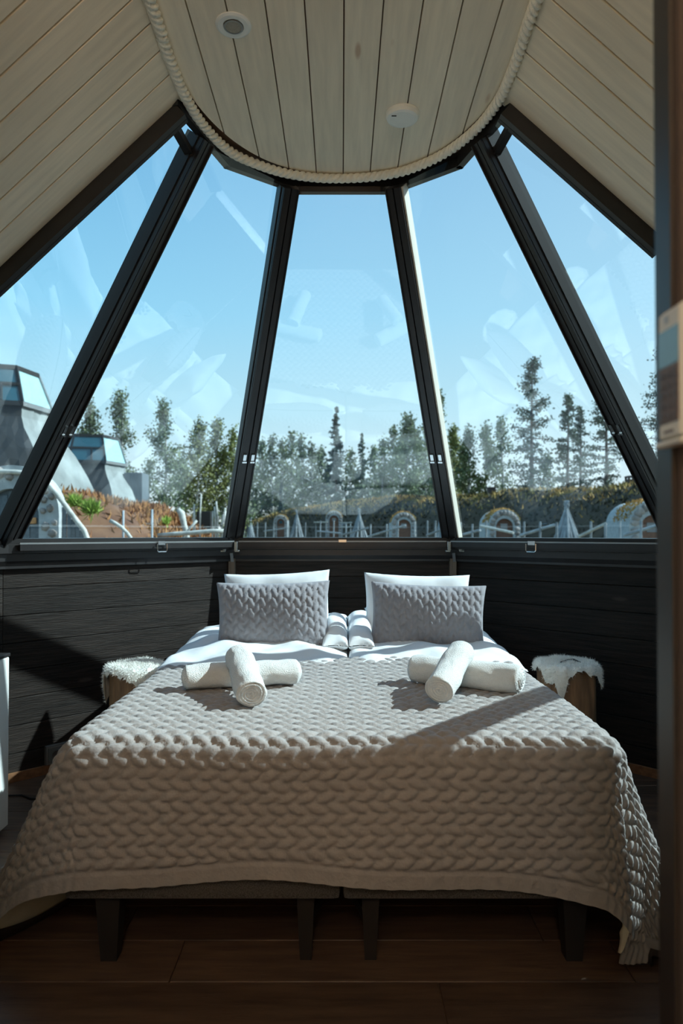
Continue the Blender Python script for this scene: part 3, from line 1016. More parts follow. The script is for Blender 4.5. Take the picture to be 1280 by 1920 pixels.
cush_thing('pillow', 'white pillow standing behind the left grey cushion', 'pillow', 0.56, 0.40, 0.13, M_linen, stand(12, 0, 2.5), (-0.335, 3.62, 0.850), seed=21, wr=0.005)
cush_thing('pillow', 'white pillow standing behind the right grey cushion', 'pillow', 0.56, 0.40, 0.13, M_linen, stand(12, 0, -1.5), (0.395, 3.62, 0.840), seed=22, wr=0.005)
cush_thing('pillow', 'white pillow lying flat and mostly hidden behind the right grey cushion', 'pillow', 0.58, 0.40, 0.14, M_linen, (0.25, 0.0, 0.0), (0.42, 3.74, 0.775), seed=23, wr=0.007)
cush_thing('cushion', 'grey quilted cushion with braided pattern leaning on the left white pillow', 'cushion', 0.56, 0.335, 0.17, M_cush, stand(6, 2, 1.0), (-0.335, 3.40, 0.845), quilt=True, seed=31, wr=0.003)
cush_thing('cushion', 'grey quilted cushion with braided pattern leaning on the right white pillow', 'cushion', 0.57, 0.335, 0.17, M_cush, stand(6, -2, -2.0), (0.425, 3.40, 0.835), quilt=True, seed=32, wr=0.003)


# ---- towel rolls
def towel_roll(label, A, B, r, seed, flat=0.93):
    A = Vector(A); B = Vector(B)
    ax = (B - A); L = ax.length; t = ax.normalized()
    up = Vector((0, 0, 1)); up = (up - t * up.dot(t)).normalized()
    s = t.cross(up)
    n_ = 64
    rs = np.random.default_rng(seed); p0 = rs.uniform(0, 6, 5)
    rings = []
    prof = []
    pitch = r / 5.2
    for q in np.linspace(0.06, 1.0, 20):             # near cap, centre outward
        prof.append(('c', q, 0.0))
    for q in np.linspace(0.0, 1.0, 30)[1:-1]:
        prof.append(('s', q, 0.0))
    for q in np.linspace(1.0, 0.06, 20):
        prof.append(('e', q, 0.0))
    v = []
    for kind, q, _ in prof:
        for k in range(n_):
            a = 2 * PI * k / n_
            if kind == 's':
                z = q * L
                rad = r * (1 + 0.035 * math.sin(z * 26 + p0[0] + a) + 0.022 * math.sin(z * 61 + 2 * a + p0[1]) + 0.012 * math.sin(z * 15 - 3 * a))
                rad *= 1 - 0.05 * math.exp(-z / 0.012) - 0.05 * math.exp(-(L - z) / 0.012)
                rad += r * 0.07 * mnoise.noise(Vector((math.cos(a) * 1.3, math.sin(a) * 1.3, z * 11 + seed * 7))) + r * 0.035 * mnoise.noise(Vector((math.cos(a) * 3, math.sin(a) * 3, z * 30 + seed * 5)))
                # loose outer edge of the towel running along the roll
                rad += 0.05 * r * max(0.0, 1 - abs(((a - 4.3 + 0.2 * math.sin(z * 9)) % (2 * PI)) - 0.3) / 0.3)
            else:
                rad = r * 0.95 * q
                sp = (rad / pitch - a / (2 * PI)) % 1.0
                groove = 1 - abs(2 * sp - 1)
                bul = 0.012 * (1 - q * q) * (1 if seed % 2 else -0.4)
                d_ = bul - 0.011 * (1 - groove ** 0.4) * (1 if q < 0.97 else 0) - 0.006 * q ** 6
                z = -d_ if kind == 'c' else L + d_
                rad *= 1 + 0.03 * math.sin(3 * a + p0[2])
            p = A + t * z + (s * math.cos(a) + up * math.sin(a) * flat) * rad
            v.append(p)
    m_ = len(prof)
    f = []
    for i in range(m_ - 1):
        for k in range(n_):
            f.append((i * n_ + k, i * n_ + (k + 1) % n_, (i + 1) * n_ + (k + 1) % n_, (i + 1) * n_ + k))
    f.append(tuple(range(n_))[::-1]); f.append(tuple((m_ - 1) * n_ + k for k in range(n_)))
    o = mesh('towel_roll', v, f, M_terry, smooth=True)
    bm = bmesh.new(); bm.from_mesh(o.data); bmesh.ops.recalc_face_normals(bm, faces=bm.faces); bm.to_mesh(o.data); bm.free()
    return tag(o, label, 'towel', 'rolled white towels on the bedspread')


zt = 0.678
towel_roll('large white towel roll lying below the left grey cushion', (-0.575, 2.525, zt + 0.046), (-0.165, 2.635, zt + 0.046), 0.056, 1, 0.82)
towel_roll('small white towel roll propped on the large roll at the left', (-0.292, 2.245, zt + 0.046), (-0.383, 2.575, zt + 0.118), 0.051, 2, 0.9)
towel_roll('large white towel roll lying below the right grey cushion', (0.275, 2.68, zt + 0.050), (0.645, 2.475, zt + 0.050), 0.056, 3, 0.92)
towel_roll('small white towel roll propped on the large roll at the right', (0.322, 2.295, zt + 0.046), (0.448, 2.57, zt + 0.135), 0.050, 4, 0.92)


# ------------------------------------------------------------------ stump stools with fur
def stump(label, furlabel, cx_, cy_, r, top, seed, drips):
    rs = np.random.default_rng(seed); p0 = rs.uniform(0, 6, 6)
    root = thing('stump_stool', label, 'stool', (cx_, cy_, 0))
    n_ = 40
    v = []; f = []
    hs = [0.0, 0.04, top * 0.3, top * 0.6, top - 0.02, top]
    for i, z in enumerate(hs):
        for k in range(n_):
            a = 2 * PI * k / n_
            rad = r * (1 + 0.05 * math.sin(3 * a + p0[0]) + 0.03 * math.sin(7 * a + p0[1]) + 0.02 * math.sin(13 * a + p0[2])) * (1.06 if i == 0 else 1.0) * (0.985 if i == len(hs) - 1 else 1)
            v.append((cx_ + rad * math.cos(a), cy_ + rad * math.sin(a), z))
    for i in range(len(hs) - 1):
        for k in range(n_):
            f.append((i * n_ + k, i * n_ + (k + 1) % n_, (i + 1) * n_ + (k + 1) % n_, (i + 1) * n_ + k))
    f.append(tuple(range(n_))[::-1]); f.append(tuple((len(hs) - 1) * n_ + k for k in range(n_)))
    mesh('log', v, f, M_bark, root, smooth=True)
    # fur hide: disc that droops over the edge by an uneven length
    fur = thing('fur_cover', furlabel, 'fur', (cx_, cy_, top))
    nr, na = 26, 96
    v = []
    def droop(a):
        d = 0.02
        for a0, w_, l_ in drips:
            dd = abs((a - a0 + PI) % (2 * PI) - PI)
            d += l_ * max(0, 1 - (dd / w_) ** 2)
        return d + 0.010 * math.sin(9 * a + p0[3]) + 0.006 * math.sin(23 * a + p0[4])
    for i in range(nr):
        q = i / (nr - 1)
        for k in range(na):
            a = 2 * PI * k / na
            tot = r + 0.012 + droop(a)
            s_ = q * tot
            re = 0.025
            flat = r - 0.012
            if s_ < flat:
                rad, z = s_, 0.022
            elif s_ < flat + re * PI / 2:
                g = (s_ - flat) / re
                rad, z = flat + re * math.sin(g), 0.022 - re * (1 - math.cos(g))
            else:
                rad, z = flat + re + 0.004, 0.022 - re - (s_ - flat - re * PI / 2)
            z += 0.004 * math.sin(a * 5 + q * 9) * (1 if q > 0.2 else 0)
            rad += 0.003 * math.sin(11 * a + 7 * q)
            v.append((cx_ + rad * 1.05 * math.cos(a), cy_ + rad * 1.05 * math.sin(a), top + z))
    f = []
    for i in range(nr - 1):
        for k in range(na):
            f.append((i * na + k, i * na + (k + 1) % na, (i + 1) * na + (k + 1) % na, (i + 1) * na + k))
    V_ = np.array(v)
    hide = mesh('hide', V_, f, M_fur, fur, smooth=True)
    # hairs
    cnt = 9000
    fi = rs.integers(0, len(f), cnt)
    fa = np.array(f)[fi]
    w4 = rs.dirichlet((1, 1, 1, 1), cnt)
    base = (V_[fa] * w4[..., None]).sum(1)
    d1 = V_[fa[:, 1]] - V_[fa[:, 0]]; d2 = V_[fa[:, 3]] - V_[fa[:, 0]]
    nn = np.cross(d1, d2); ln_ = np.linalg.norm(nn, axis=1, keepdims=True); nn = np.where(ln_ > 1e-12, nn / np.maximum(ln_, 1e-12), [0, 0, 1])
    cen = base - np.array([cx_, cy_, top - 0.2])
    nn = np.where((nn * cen).sum(1, keepdims=True) < 0, -nn, nn)
    dirs = nn * 0.75 + rs.normal(0, 0.45, (cnt, 3)) + np.array([0, 0, -0.25]); dirs /= np.linalg.norm(dirs, axis=1, keepdims=True)
    lh = rs.uniform(0.010, 0.020, (cnt, 1))
    sidev = np.cross(dirs, rs.normal(0, 1, (cnt, 3))); sidev /= np.linalg.norm(sidev, axis=1, keepdims=True)
    HV = np.stack([base - sidev * 0.0011, base + sidev * 0.0011, base + dirs * lh], 1).reshape(-1, 3)
    HF = np.arange(cnt * 3).reshape(-1, 3)
    h_ = mesh('hair', HV, HF, M_fur, fur)
    h_['kind'] = 'stuff'
    return root, fur


stump('tree stump stool left of the bed under a white fur', 'white fur hide draped over the left stump stool', -0.985, 3.32, 0.125, 0.60, 41,
      [(PI * 0.98, 0.55, 0.15), (PI * 1.62, 0.5, 0.06), (0.1, 0.5, 0.05)])
stump('tree stump stool right of the bed under a white fur', 'white fur hide draped over the right stump stool', 1.075, 3.30, 0.13, 0.615, 43,
      [(PI * 1.36, 0.20, 0.11), (PI * 1.25, 0.4, 0.05), (PI * 1.9, 0.6, 0.075)])
# dark streak in the right fur
MB().tube([(1.03, 3.25, 0.643), (1.075, 3.29, 0.645), (1.11, 3.30, 0.646), (1.125, 3.245, 0.644)], [0.002, 0.005, 0.005, 0.002], 6).obj('dark_streak', M_cord, bpy.data.objects['fur_cover.001'])

# ------------------------------------------------------------------ white cabinet at the left, its cable, the wall socket
cab = thing('white_cabinet', 'white cabinet with a black glass top at the left edge', 'cabinet', (-1.66, 2.68, 0))
MB().box((-1.90, 2.45, 0.02), (-1.405, 2.92, 0.728), 0.004).obj('body', M_enamel, cab)
MB().box((-1.90, 2.445, 0.730), (-1.402, 2.925, 0.744), 0.002).obj('top', M_black, cab)
MB().box((-1.89, 2.443, 0.10), (-1.42, 2.449, 0.70), 0.0).obj('door', M_enamel, cab)
MB().box((-1.89, 2.47, 0.0), (-1.43, 2.90, 0.02), 0.0).obj('plinth', M_leg, cab)
cab = thing('power_cord', 'black power cord with a plug lying on the floor by the white cabinet', 'cord', (-1.40, 3.26, 0))
MB().tube([(-1.62, 3.28, 0.005), (-1.52, 3.29, 0.005), (-1.46, 3.25, 0.005), (-1.40, 3.245, 0.005), (-1.37, 3.25, 0.01)], 0.0042, 8).obj('cable', M_cord, cab)
MB().lathe([(0.006, 0), (0.016, 0.008), (0.019, 0.03), (0.012, 0.036)], 16).obj('plug', M_cord, cab)
pl = bpy.data.objects['plug']
pl.data.transform(Matrix.Translation(cab.location))
pl.data.transform(Matrix.Translation(Vector((-1.375, 3.25, 0.019)) - cab.location) @ Matrix.Rotation(PI / 2, 4, 'Y') @ Matrix.Translation(Vector((0, 0, 0))))
A = CB[-2]; tW = Vector((0.7071, 0.7071, 0)); nW = Vector((0.7071, -0.7071, 0))
pc = Vector((-0.70, 4.43, 0)) - tW * 1.105 + nW * 0.012 + Vector((0, 0, 0.098))
so = thing('wall_socket', 'grey double wall socket low on the dark wall left of the bed', 'socket', pc)
MB().bar(pc - tW * 0.085, pc + tW * 0.085, 0.095, 0.024).obj('plate', M_grey, so)
MB().bar(pc - tW * 0.075 + nW * 0.014, pc + tW * 0.075 + nW * 0.014, 0.078, 0.008).obj('inset', mat('socket_grey', (0.14, 0.15, 0.15), 0.4, var=0.05), so)
for k in (-1, 1):
    q_ = pc + tW * 0.038 * k + nW * 0.02
    mb = MB(); mb.lathe([(0.021, 0.0), (0.021, 0.004), (0.017, 0.004), (0.016, 0.001)], 20)
    o = mb.obj('socket_ring', M_chrome, so)
    o.data.transform(Matrix.Translation(so.location))
    o.data.transform(Matrix.Translation(q_ - so.location) @ nW.to_track_quat('Z', 'Y').to_matrix().to_4x4())

# ------------------------------------------------------------------ door jamb at the right with the remote control
jm = structure('door_1', 'black door jamb at the right edge beside the log wall')
MB().box((0.3625, 0.752, 0), (0.384, 0.795, 2.9), 0.003).obj('jamb', M_black, jm)
MB().box((0.3655, 0.736, 0), (0.384, 0.7515, 2.9), 0.002).obj('stop', M_binding, jm)
z = 0.0
i = 0
while z < 2.8:
    o = plank('log', jm, (0.3945, 0.30, z + 0.0735), (0, 1, 0), (0, 0, 1), (1, 0, 0), 0.866, 0.143, 0.05, M_log, 0.012)
    z += 0.147
rc = thing('remote_control', 'white remote control with a small screen in a holder on the door jamb', 'remote', (0.3545, 0.735, 1.4))
Rm = MB()
x1 = 0.3615; x0 = 0.3500
# face lies in the plane of the jamb wall, front toward -X, slightly turned toward the room
tilt = 0.0
MB().box((x0, 0.706, 1.349), (x1, 0.7605, 1.492), 0.005).obj('body', M_remote, rc)
MB().box((x0 - 0.0008, 0.7115, 1.4295), (x0 + 0.001, 0.7555, 1.4690), 0.0).obj('screen', M_screen, rc)
MB().box((x0 - 0.0006, 0.7115, 1.3680), (x0 + 0.001, 0.7555, 1.4290), 0.0).obj('keypad', M_keys, rc)
for r_ in range(5):
    for c_ in range(3):
        MB().box((x0 - 0.0014, 0.7150 + c_ * 0.0135, 1.3715 + r_ * 0.0112), (x0, 0.7245 + c_ * 0.0135, 1.3785 + r_ * 0.0112), 0.0).obj('key', mat('key_dark', (0.07, 0.055, 0.05), 0.5, var=0.1) if 'key_dark' not in MATS else MATS['key_dark'], rc)
MB().box((x0 - 0.0004, 0.7335, 1.476), (x0 + 0.001, 0.7415, 1.4835)).obj('emblem', M_grey, rc)
MB().box((x0 - 0.0004, 0.724, 1.3575), (x0 + 0.001, 0.745, 1.3605)).obj('print_line', M_keys, rc)
MB().box((0.3475, 0.704, 1.343), (x1, 0.7625, 1.3495), 0.002).obj('holder', M_remote, rc)
M_scrub = mat('dark_scrub', (0.055, 0.055, 0.03), 0.9, col2=(0.03, 0.028, 0.018), vscale=0.8)
M_darkfacet = mat('dark_facet', (0.016, 0.019, 0.021), 0.7, var=0.2, vscale=2)
# ------------------------------------------------------------------ outside
GZ = -0.25
gr = structure('ground', 'sandy ground outside the windows')
MB().add([(-160, 4.9, GZ), (160, 4.9, GZ), (160, 260, GZ), (-160, 260, GZ)], [(0, 1, 2, 3)]).add(
    [(-160, -120, GZ), (160, -120, GZ), (160, -2, GZ), (-160, -2, GZ)], [(0, 1, 2, 3)]).add(
    [(-160, -2, GZ), (-3.4, -2, GZ), (-3.4, 4.9, GZ), (-160, 4.9, GZ)], [(0, 1, 2, 3)]).add(
    [(3.4, -2, GZ), (160, -2, GZ), (160, 4.9, GZ), (3.4, 4.9, GZ)], [(0, 1, 2, 3)]).obj('soil', M_ground, gr)


def ridge(name, label, pts, half, m, tuft_m, ntuft, tlen, seed, nxs=160, nys=26, spread=0.5, scrub=None, bumpz=0.12):
    """long turf mound along a polyline of (x, y, top z)"""
    rs = np.random.default_rng(seed)
    P_ = np.array(pts, float)
    sg = np.r_[0, np.cumsum(np.hypot(np.diff(P_[:, 0]), np.diff(P_[:, 1])))]
    s_ = np.linspace(0, sg[-1], nxs)
    X_ = np.interp(s_, sg, P_[:, 0]); Y_ = np.interp(s_, sg, P_[:, 1]); Z_ = np.interp(s_, sg, P_[:, 2])
    ker = np.ones(7) / 7
    for arr in (X_, Y_, Z_):
        arr[3:-3] = np.convolve(arr, ker, 'valid')
    tx_ = np.gradient(X_); ty_ = np.gradient(Y_); tl_ = np.hypot(tx_, ty_); nx_ = -ty_ / tl_; ny_ = tx_ / tl_
    w_ = np.linspace(-1, 1, nys)
    prof = np.cos(w_ * PI / 2) ** 0.75
    endf = np.minimum(1, np.minimum(s_, sg[-1] - s_) / (half * 0.5)) ** 0.5
    Xg = X_[:, None] + nx_[:, None] * w_ * half; Yg = Y_[:, None] + ny_[:, None] * w_ * half
    Zg = GZ + (Z_ - GZ)[:, None] * prof[None, :] * endf[:, None]
    for k in range(6):
        f_ = 0.25 * 1.8 ** k
        a_ = rs.uniform(0, 6, 3)
        Zg = Zg + bumpz * 1.1 ** (-k) * np.sin(Xg * f_ + a_[0] + 1.3 * np.sin(Yg * f_ * 0.7 + a_[1])) * np.sin(Yg * f_ * 1.1 + a_[2]) * (prof ** 0.5)[None, :]
    V_ = np.stack([Xg, Yg, Zg], -1)
    root = thing(name, label, 'mound', (float(X_.mean()), float(Y_.mean()), GZ))
    mesh('soil', V_.reshape(-1, 3), grid_faces(nxs, nys), m, root, smooth=True)
    # tufts of grass and heather
    ii = rs.integers(0, nxs - 1, ntuft); jj = np.clip(((0.5 + (rs.normal(0, spread, ntuft) if spread < 0.4 else rs.uniform(-0.5, 0.5, ntuft))) * (nys - 1)), 0, nys - 1).astype(int)
    base = V_[ii, jj] + (V_[ii + 1, np.minimum(jj + 1, nys - 1)] - V_[ii, jj]) * rs.uniform(0, 1, (ntuft, 1))
    d_ = rs.normal(0, 0.5, (ntuft, 3)) + np.array([0, 0, 1.0]); d_ /= np.linalg.norm(d_, axis=1, keepdims=True)
    ln_ = tlen * rs.uniform(0.5, 1.4, (ntuft, 1))
    sd_ = np.cross(d_, rs.normal(0, 1, (ntuft, 3))); sd_ /= np.linalg.norm(sd_, axis=1, keepdims=True)
    V3 = np.stack([base - sd_ * ln_ * 0.22 - np.array([0, 0, 0.03]), base + sd_ * ln_ * 0.22 - np.array([0, 0, 0.03]), base + d_ * ln_], 1).reshape(-1, 3)
    t_ = mesh('tufts', V3, np.arange(ntuft * 3).reshape(-1, 3), tuft_m, root)
    t_['kind'] = 'stuff'
    if scrub:
        m2, n2, l2 = scrub
        ii = rs.integers(0, nxs - 1, n2); jj = rs.integers(0, nys - 1, n2)
        base = V_[ii, jj] + (V_[ii + 1, jj + 1] - V_[ii, jj]) * rs.uniform(0, 1, (n2, 1))
        d_ = rs.normal(0, 0.6, (n2, 3)) + np.array([0, 0, 0.7]); d_ /= np.linalg.norm(d_, axis=1, keepdims=True)
        ln_ = l2 * rs.uniform(0.4, 1.5, (n2, 1))
        sd_ = np.cross(d_, rs.normal(0, 1, (n2, 3))); sd_ /= np.linalg.norm(sd_, axis=1, keepdims=True)
        V3 = np.stack([base - sd_ * ln_ * 0.3, base + sd_ * ln_ * 0.3, base + d_ * ln_], 1).reshape(-1, 3)
        t_ = mesh('scrub', V3, np.arange(n2 * 3).reshape(-1, 3), m2, root)
        t_['kind'] = 'stuff'
    return root


def zt_(y, D): return EYE - (y - HZ) / F * D


# right: the long turf roof with stone doorways
rp_ = [(1500, 900, 27), (1330, 902, 33.5), (1235, 906, 38), (1183, 914, 40.5), (1100, 917, 44), (1000, 922, 48), (925, 928, 52), (850, 932, 59), (750, 935, 70),
       (650, 941, 86), (600, 949, 96), (530, 962, 106), (490, 975, 113), (455, 992, 120)]
ridge('turf_mound', 'long grass grown turf mound with stone doorways beyond the fence', [tuple(PX(x, y, D)) for x, y, D in rp_], 5.0, M_turf, M_tuft, 16000, 0.26, 51, nxs=240, spread=0.13, scrub=(M_scrub, 9000, 0.3))
# left: rusty bank under the two grey cabins
lp = [(-160, 862, 19), (-20, 872, 18.2), (60, 888, 17.8), (120, 915, 18), (170, 938, 18.8), (230, 950, 20), (290, 951, 21), (335, 957, 22), (352, 990, 22.5)]
ridge('heather_bank', 'rust brown heather bank below the two grey cabins', [tuple(PX(x, y, D)) for x, y, D in lp], 4.0, M_turfred, M_tuftred, 15000, 0.17, 52, nxs=150, bumpz=0.10)


def fern(label, x, y, D, r, n_, seed):
    rs = np.random.default_rng(seed)
    c_ = PX(x, y, D)
    b_ = np.array([c_.x, c_.y, c_.z - r * 1.0]) + rs.normal(0, r * 0.28, (n_, 3)) * np.array([1, 1, 0.3])
    d_ = rs.normal(0, 0.55, (n_, 3)) + np.array([0, 0, 1]); d_ /= np.linalg.norm(d_, axis=1, keepdims=True)
    s_ = np.cross(d_, rs.normal(0, 1, (n_, 3))); s_ /= np.linalg.norm(s_, axis=1, keepdims=True)
    l_ = r * rs.uniform(0.8, 1.9, (n_, 1))
    V3 = np.stack([b_ - s_ * l_ * 0.04, b_ + s_ * l_ * 0.04, b_ + d_ * l_ * 0.6 + s_ * l_ * 0.07, b_ + d_ * l_], 1).reshape(-1, 3)
    o = mesh('fern_bush', V3, np.arange(n_ * 4).reshape(-1, 4), M_fern)
    return tag(o, label, 'bush')


fern('bright green fern bush higher up on the heather bank', 140, 932, 15.2, 0.17, 260, 1)
fern('bright green fern bush lower down on the heather bank', 170, 944, 15.2, 0.20, 330, 2)
fern('small dull green bush near the end of the heather bank', 311, 972, 18.0, 0.14, 120, 3)


# ---- grey cabins with glazed tops
def cabin(label, pxc, D, r_top, r_gb, r_base, ztop, zgb, zbase, rot, seed):
    c_ = PX(pxc, 1000, D); cx_, cy_ = c_.x, c_.y
    root = thing('glass_top_cabin', label, 'cabin', (cx_, cy_, zbase - 1.5))
    ang = [rot + k * PI / 3 for k in range(6)]
    def ringp(r, z): return [Vector((cx_ + r * math.cos(a), cy_ + r * math.sin(a), z)) for a in ang]
    h_ = zgb - zbase
    secs = [(r_base * 1.12, zbase - 1.5), (r_base, zbase), (r_base * 0.60 + r_gb * 0.38, zbase + h_ * 0.42), (r_gb * 1.0, zgb - h_ * 0.22), (r_gb * 0.97, zgb - 0.10)]
    mb = MB()
    rs = np.random.default_rng(seed)
    n_ = 10; nz = 14
    zz = np.linspace(secs[0][1], secs[-1][1], nz)
    rr_ = np.interp(zz, [s[1] for s in secs], [s[0] for s in secs])
    v = []
    for i in range(nz):
        R_ = ringp(rr_[i], zz[i])
        for k in range(6):
            for j in range(n_):
                p = R_[k] * (1 - j / n_) + R_[(k + 1) % 6] * (j / n_)
                v.append(tuple(p + Vector(rs.normal(0, 0.012, 3))))
    N6 = 6 * n_
    for q in range(6):
        f = [(i * N6 + k, i * N6 + (k + 1) % N6, (i + 1) * N6 + (k + 1) % N6, (i + 1) * N6 + k) for i in range(nz - 1) for k in range(q * n_, (q + 1) * n_)]
        ids = sorted({a for g in f for a in g}); mp_ = {a: b for b, a in enumerate(ids)}
        mb = MB(); mb.add([v[a] for a in ids], [tuple(mp_[a] for a in g) for g in f])
        o = mb.obj('wall_facet', M_concrete if math.cos(ang[q] + PI / 6) > 0.6 else M_darkfacet, root, fix=False)  # right-facing facets get the lighter material, all others the dark one
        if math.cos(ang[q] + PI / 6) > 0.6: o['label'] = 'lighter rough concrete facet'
    a_ = ringp(r_gb * 1.05, zgb - 0.12); b_ = ringp(r_gb * 1.05, zgb)
    for k in range(6):
        k2 = (k + 1) % 6
        MB().prism([ringp(r_gb * 0.9, zgb - 0.12)[k], ringp(r_gb * 0.9, zgb - 0.12)[k2], a_[k2], a_[k]], 0.12).obj('ledge', M_grey if math.cos(ang[k] + PI / 6) > 0.6 else M_blackedge, root)  # sun-facing ledges paler, the rest black: light painted in
    g0 = ringp(r_gb, zgb); g1 = ringp(r_top, ztop)
    for k in range(6):
        k2 = (k + 1) % 6
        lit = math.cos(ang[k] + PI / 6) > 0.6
        p = mesh('pane', [g0[k], g0[k2], g1[k2], g1[k]], [(0, 1, 2, 3)], M_litglass if lit else M_farglass, root)
        if not lit:
            m0 = g0[k].lerp(g1[k], 0.5); m1 = g0[k2].lerp(g1[k2], 0.5)
            out = Vector((math.cos(ang[k] + PI / 6), math.sin(ang[k] + PI / 6), 0.3)) * 0.03
            MB().bar(m0 + out, m1 + out, 0.07, 0.05).obj('crossbar', M_blackedge, root)
            q0 = g0[k].lerp(g0[k2], 0.62); q1 = m0.lerp(m1, 0.62)
            MB().bar(q0 + out, q1 + out, 0.06, 0.05).obj('mullion', M_blackedge, root)
        MB().bar(g0[k], g1[k], 0.075, 0.075).obj('corner_bar', M_blackedge if math.cos(ang[k]) < 0.8 else M_grey, root)  # corner bars on the sun side painted paler, as if lit
        MB().bar(g1[k], g1[k2], 0.07, 0.07).obj('top_bar', M_blackedge, root)
    MB().prism([p + Vector((0, 0, 0.0)) for p in ringp(r_top * 1.02, ztop + 0.02)], 0.06).obj('roof_cap', M_blackedge, root)
    return root


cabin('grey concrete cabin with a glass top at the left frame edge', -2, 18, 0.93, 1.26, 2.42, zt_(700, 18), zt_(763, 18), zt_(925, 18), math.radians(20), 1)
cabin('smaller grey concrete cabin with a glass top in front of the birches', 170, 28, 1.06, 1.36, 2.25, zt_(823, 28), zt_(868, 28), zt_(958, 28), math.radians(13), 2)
a = PX(258, 925, 28.5)
bx = MB().box((a.x - 0.42, a.y - 0.5, zt_(1010, 28.5)), (a.x + 0.32, a.y + 0.5, zt_(888, 28.5)), 0.02).obj('dark_shed', M_slate)
tag(bx, 'dark flat walled shed beside the smaller grey cabin', 'shed')


# ---- stones
def pebble(name, parent, c_, rx, ry, rz, m, seed, nrm_rot=None):
    rs = np.random.default_rng(seed)
    bm = bmesh.new()
    bmesh.ops.create_icosphere(bm, subdivisions=1 if max(rx, rz) < 0.12 else 2, radius=1)
    for v in bm.verts:
        k = 1 + 0.12 * mnoise.noise(v.co * 1.3 + Vector((seed * 3.1, 0, 0)))
        v.co = Vector((v.co.x * rx * k, v.co.y * ry, v.co.z * rz * k))
    me = bpy.data.meshes.new(name); bm.to_mesh(me); bm.free()
    me.polygons.foreach_set('use_smooth', [True] * len(me.polygons))
    me.materials.append(m)
    o = bpy.data.objects.new(name, me); link(o, parent)
    off = Vector((0, 0, 0)); r_ = parent
    while r_ is not None: off += r_.location; r_ = r_.parent
    o.location = Vector(c_) - off
    if nrm_rot is not None: o.rotation_euler = nrm_rot
    return o


def arch_poly(cx_, y, z0, R, spring, n=18):
    pts = [(cx_ - R, y, z0)]
    for k in range(n + 1):
        a = PI - PI * k / n
        pts.append((cx_ + R * math.cos(a), y, spring + R * math.sin(a)))
    pts.append((cx_ + R, y, z0))
    return pts


# the near stone cabin at the left
D = 12.0
c0 = PX(20, 1000, D)
sc_ = thing('stone_cabin', 'rounded stone fronted cabin with a grey door at the left edge', 'cabin', (c0.x, D, GZ))
Ro, Ri = 0.84, 0.49
spr = zt_(962, D)
outer = arch_poly(c0.x, D, GZ, Ro, spr); inner = arch_poly(c0.x, D, GZ, Ri, spr - 0.06)
mb = MB()
k = len(outer)
v = [Vector(p) for p in outer] + [Vector(p) for p in inner] + [Vector(p) + Vector((0, 0.35, 0)) for p in outer] + [Vector(p) + Vector((0, 0.35, 0)) for p in inner]
f = []
for i in range(k - 1):
    f += [(i, i + 1, k + i + 1, k + i), (2 * k + i + 1, 2 * k + i, 3 * k + i, 3 * k + i + 1), (i + 1, i, 2 * k + i, 2 * k + i + 1), (k + i, k + i + 1, 3 * k + i + 1, 3 * k + i)]
mb.add(v, f); mb.obj('wall', M_mortar, sc_)
sidx = 0
placed = []
rs = np.random.default_rng(5)
for tries in range(4000):
    rad = rs.uniform(0.06, 0.125)
    x = rs.uniform(-Ro, Ro); z = rs.uniform(GZ, spr + Ro)
    if z > spr:
        rr_ = math.hypot(x, z - spr)
        if not (Ri + rad * 0.5 < rr_ < Ro - rad * 0.75): continue
    else:
        if not (Ri + rad * 0.8 < abs(x) < Ro - rad * 0.8): continue
    if any(math.hypot(x - q[0], z - q[1]) < (rad + q[2]) * 0.93 for q in placed): continue
    placed.append((x, z, rad))
for x, z, rad in placed:
    pebble('stone', sc_, (c0.x + x, D - 0.01, z), rad * 1.05, 0.06, rad * 0.92, M_stone, sidx, (0, rs.uniform(0, 3), 0)); sidx += 1
din = arch_poly(c0.x, D + 0.12, GZ, Ri, spr - 0.06)
dr = MB().prism(din, 0.05, Vector((0, 1, 0))).obj('door', M_slate, sc_)
for i in range(5):
    x = c0.x - Ri + (i + 0.5) * 2 * Ri / 5
    zt2 = spr - 0.06 + math.sqrt(max(0.01, Ri ** 2 - (abs(x - c0.x) + 0.09) ** 2)) - 0.02
    plank('door_board', dr, (x, D + 0.105, (GZ + zt2) / 2), (0, 0, 1), (1, 0, 0), (0, 1, 0), zt2 - GZ, 2 * Ri / 5 - 0.012, 0.03, M_slate, 0.004)
for o in dr.children: o.matrix_basis = Matrix.Translation(-sc_.location) @ o.matrix_basis
pl_ = PX(54, 976, D)
MB().box((pl_.x - 0.10, D + 0.06, pl_.z - 0.055), (pl_.x + 0.10, D + 0.088, pl_.z + 0.055), 0.006).obj('door_sign', M_plate, sc_)
lm = PX(54, 948, D)
MB().lathe([(0.0, -0.03), (0.05, -0.03), (0.06, 0.0), (0.05, 0.05), (0.0, 0.06)], 12, (lm.x, D + 0.04, lm.z)).obj('lamp', M_trimwood, sc_)
# turf hood, log verge and side boards
vg = [PX(x, y, D - 0.05) for x, y in ((-60, 920), (-30, 893), (0, 884), (30, 885), (55, 888), (75, 896), (95, 912), (115, 938), (140, 972), (158, 995), (166, 1016), (172, 1040))]
MB().tube(vg, [0.04] * 3 + [0.042] * 4 + [0.045] * 5, 8).obj('log_verge', M_driftwood, sc_, smooth=True)
for i, x in enumerate((112, 121, 130, 138, 146, 154)):
    ytop = np.interp(x, [95, 115, 140, 158, 166], [914, 938, 972, 995, 1016])
    a = PX(x, 1000, D + 0.15)
    zt2 = zt_(ytop + 4, D + 0.15)
    plank('side_board', sc_, (a.x, D + 0.15, (zt2 + GZ) / 2), (0, 0, 1), (1, 0, 0), (0, 1, 0), zt2 - GZ, 0.072, 0.03, M_slate, 0.004)
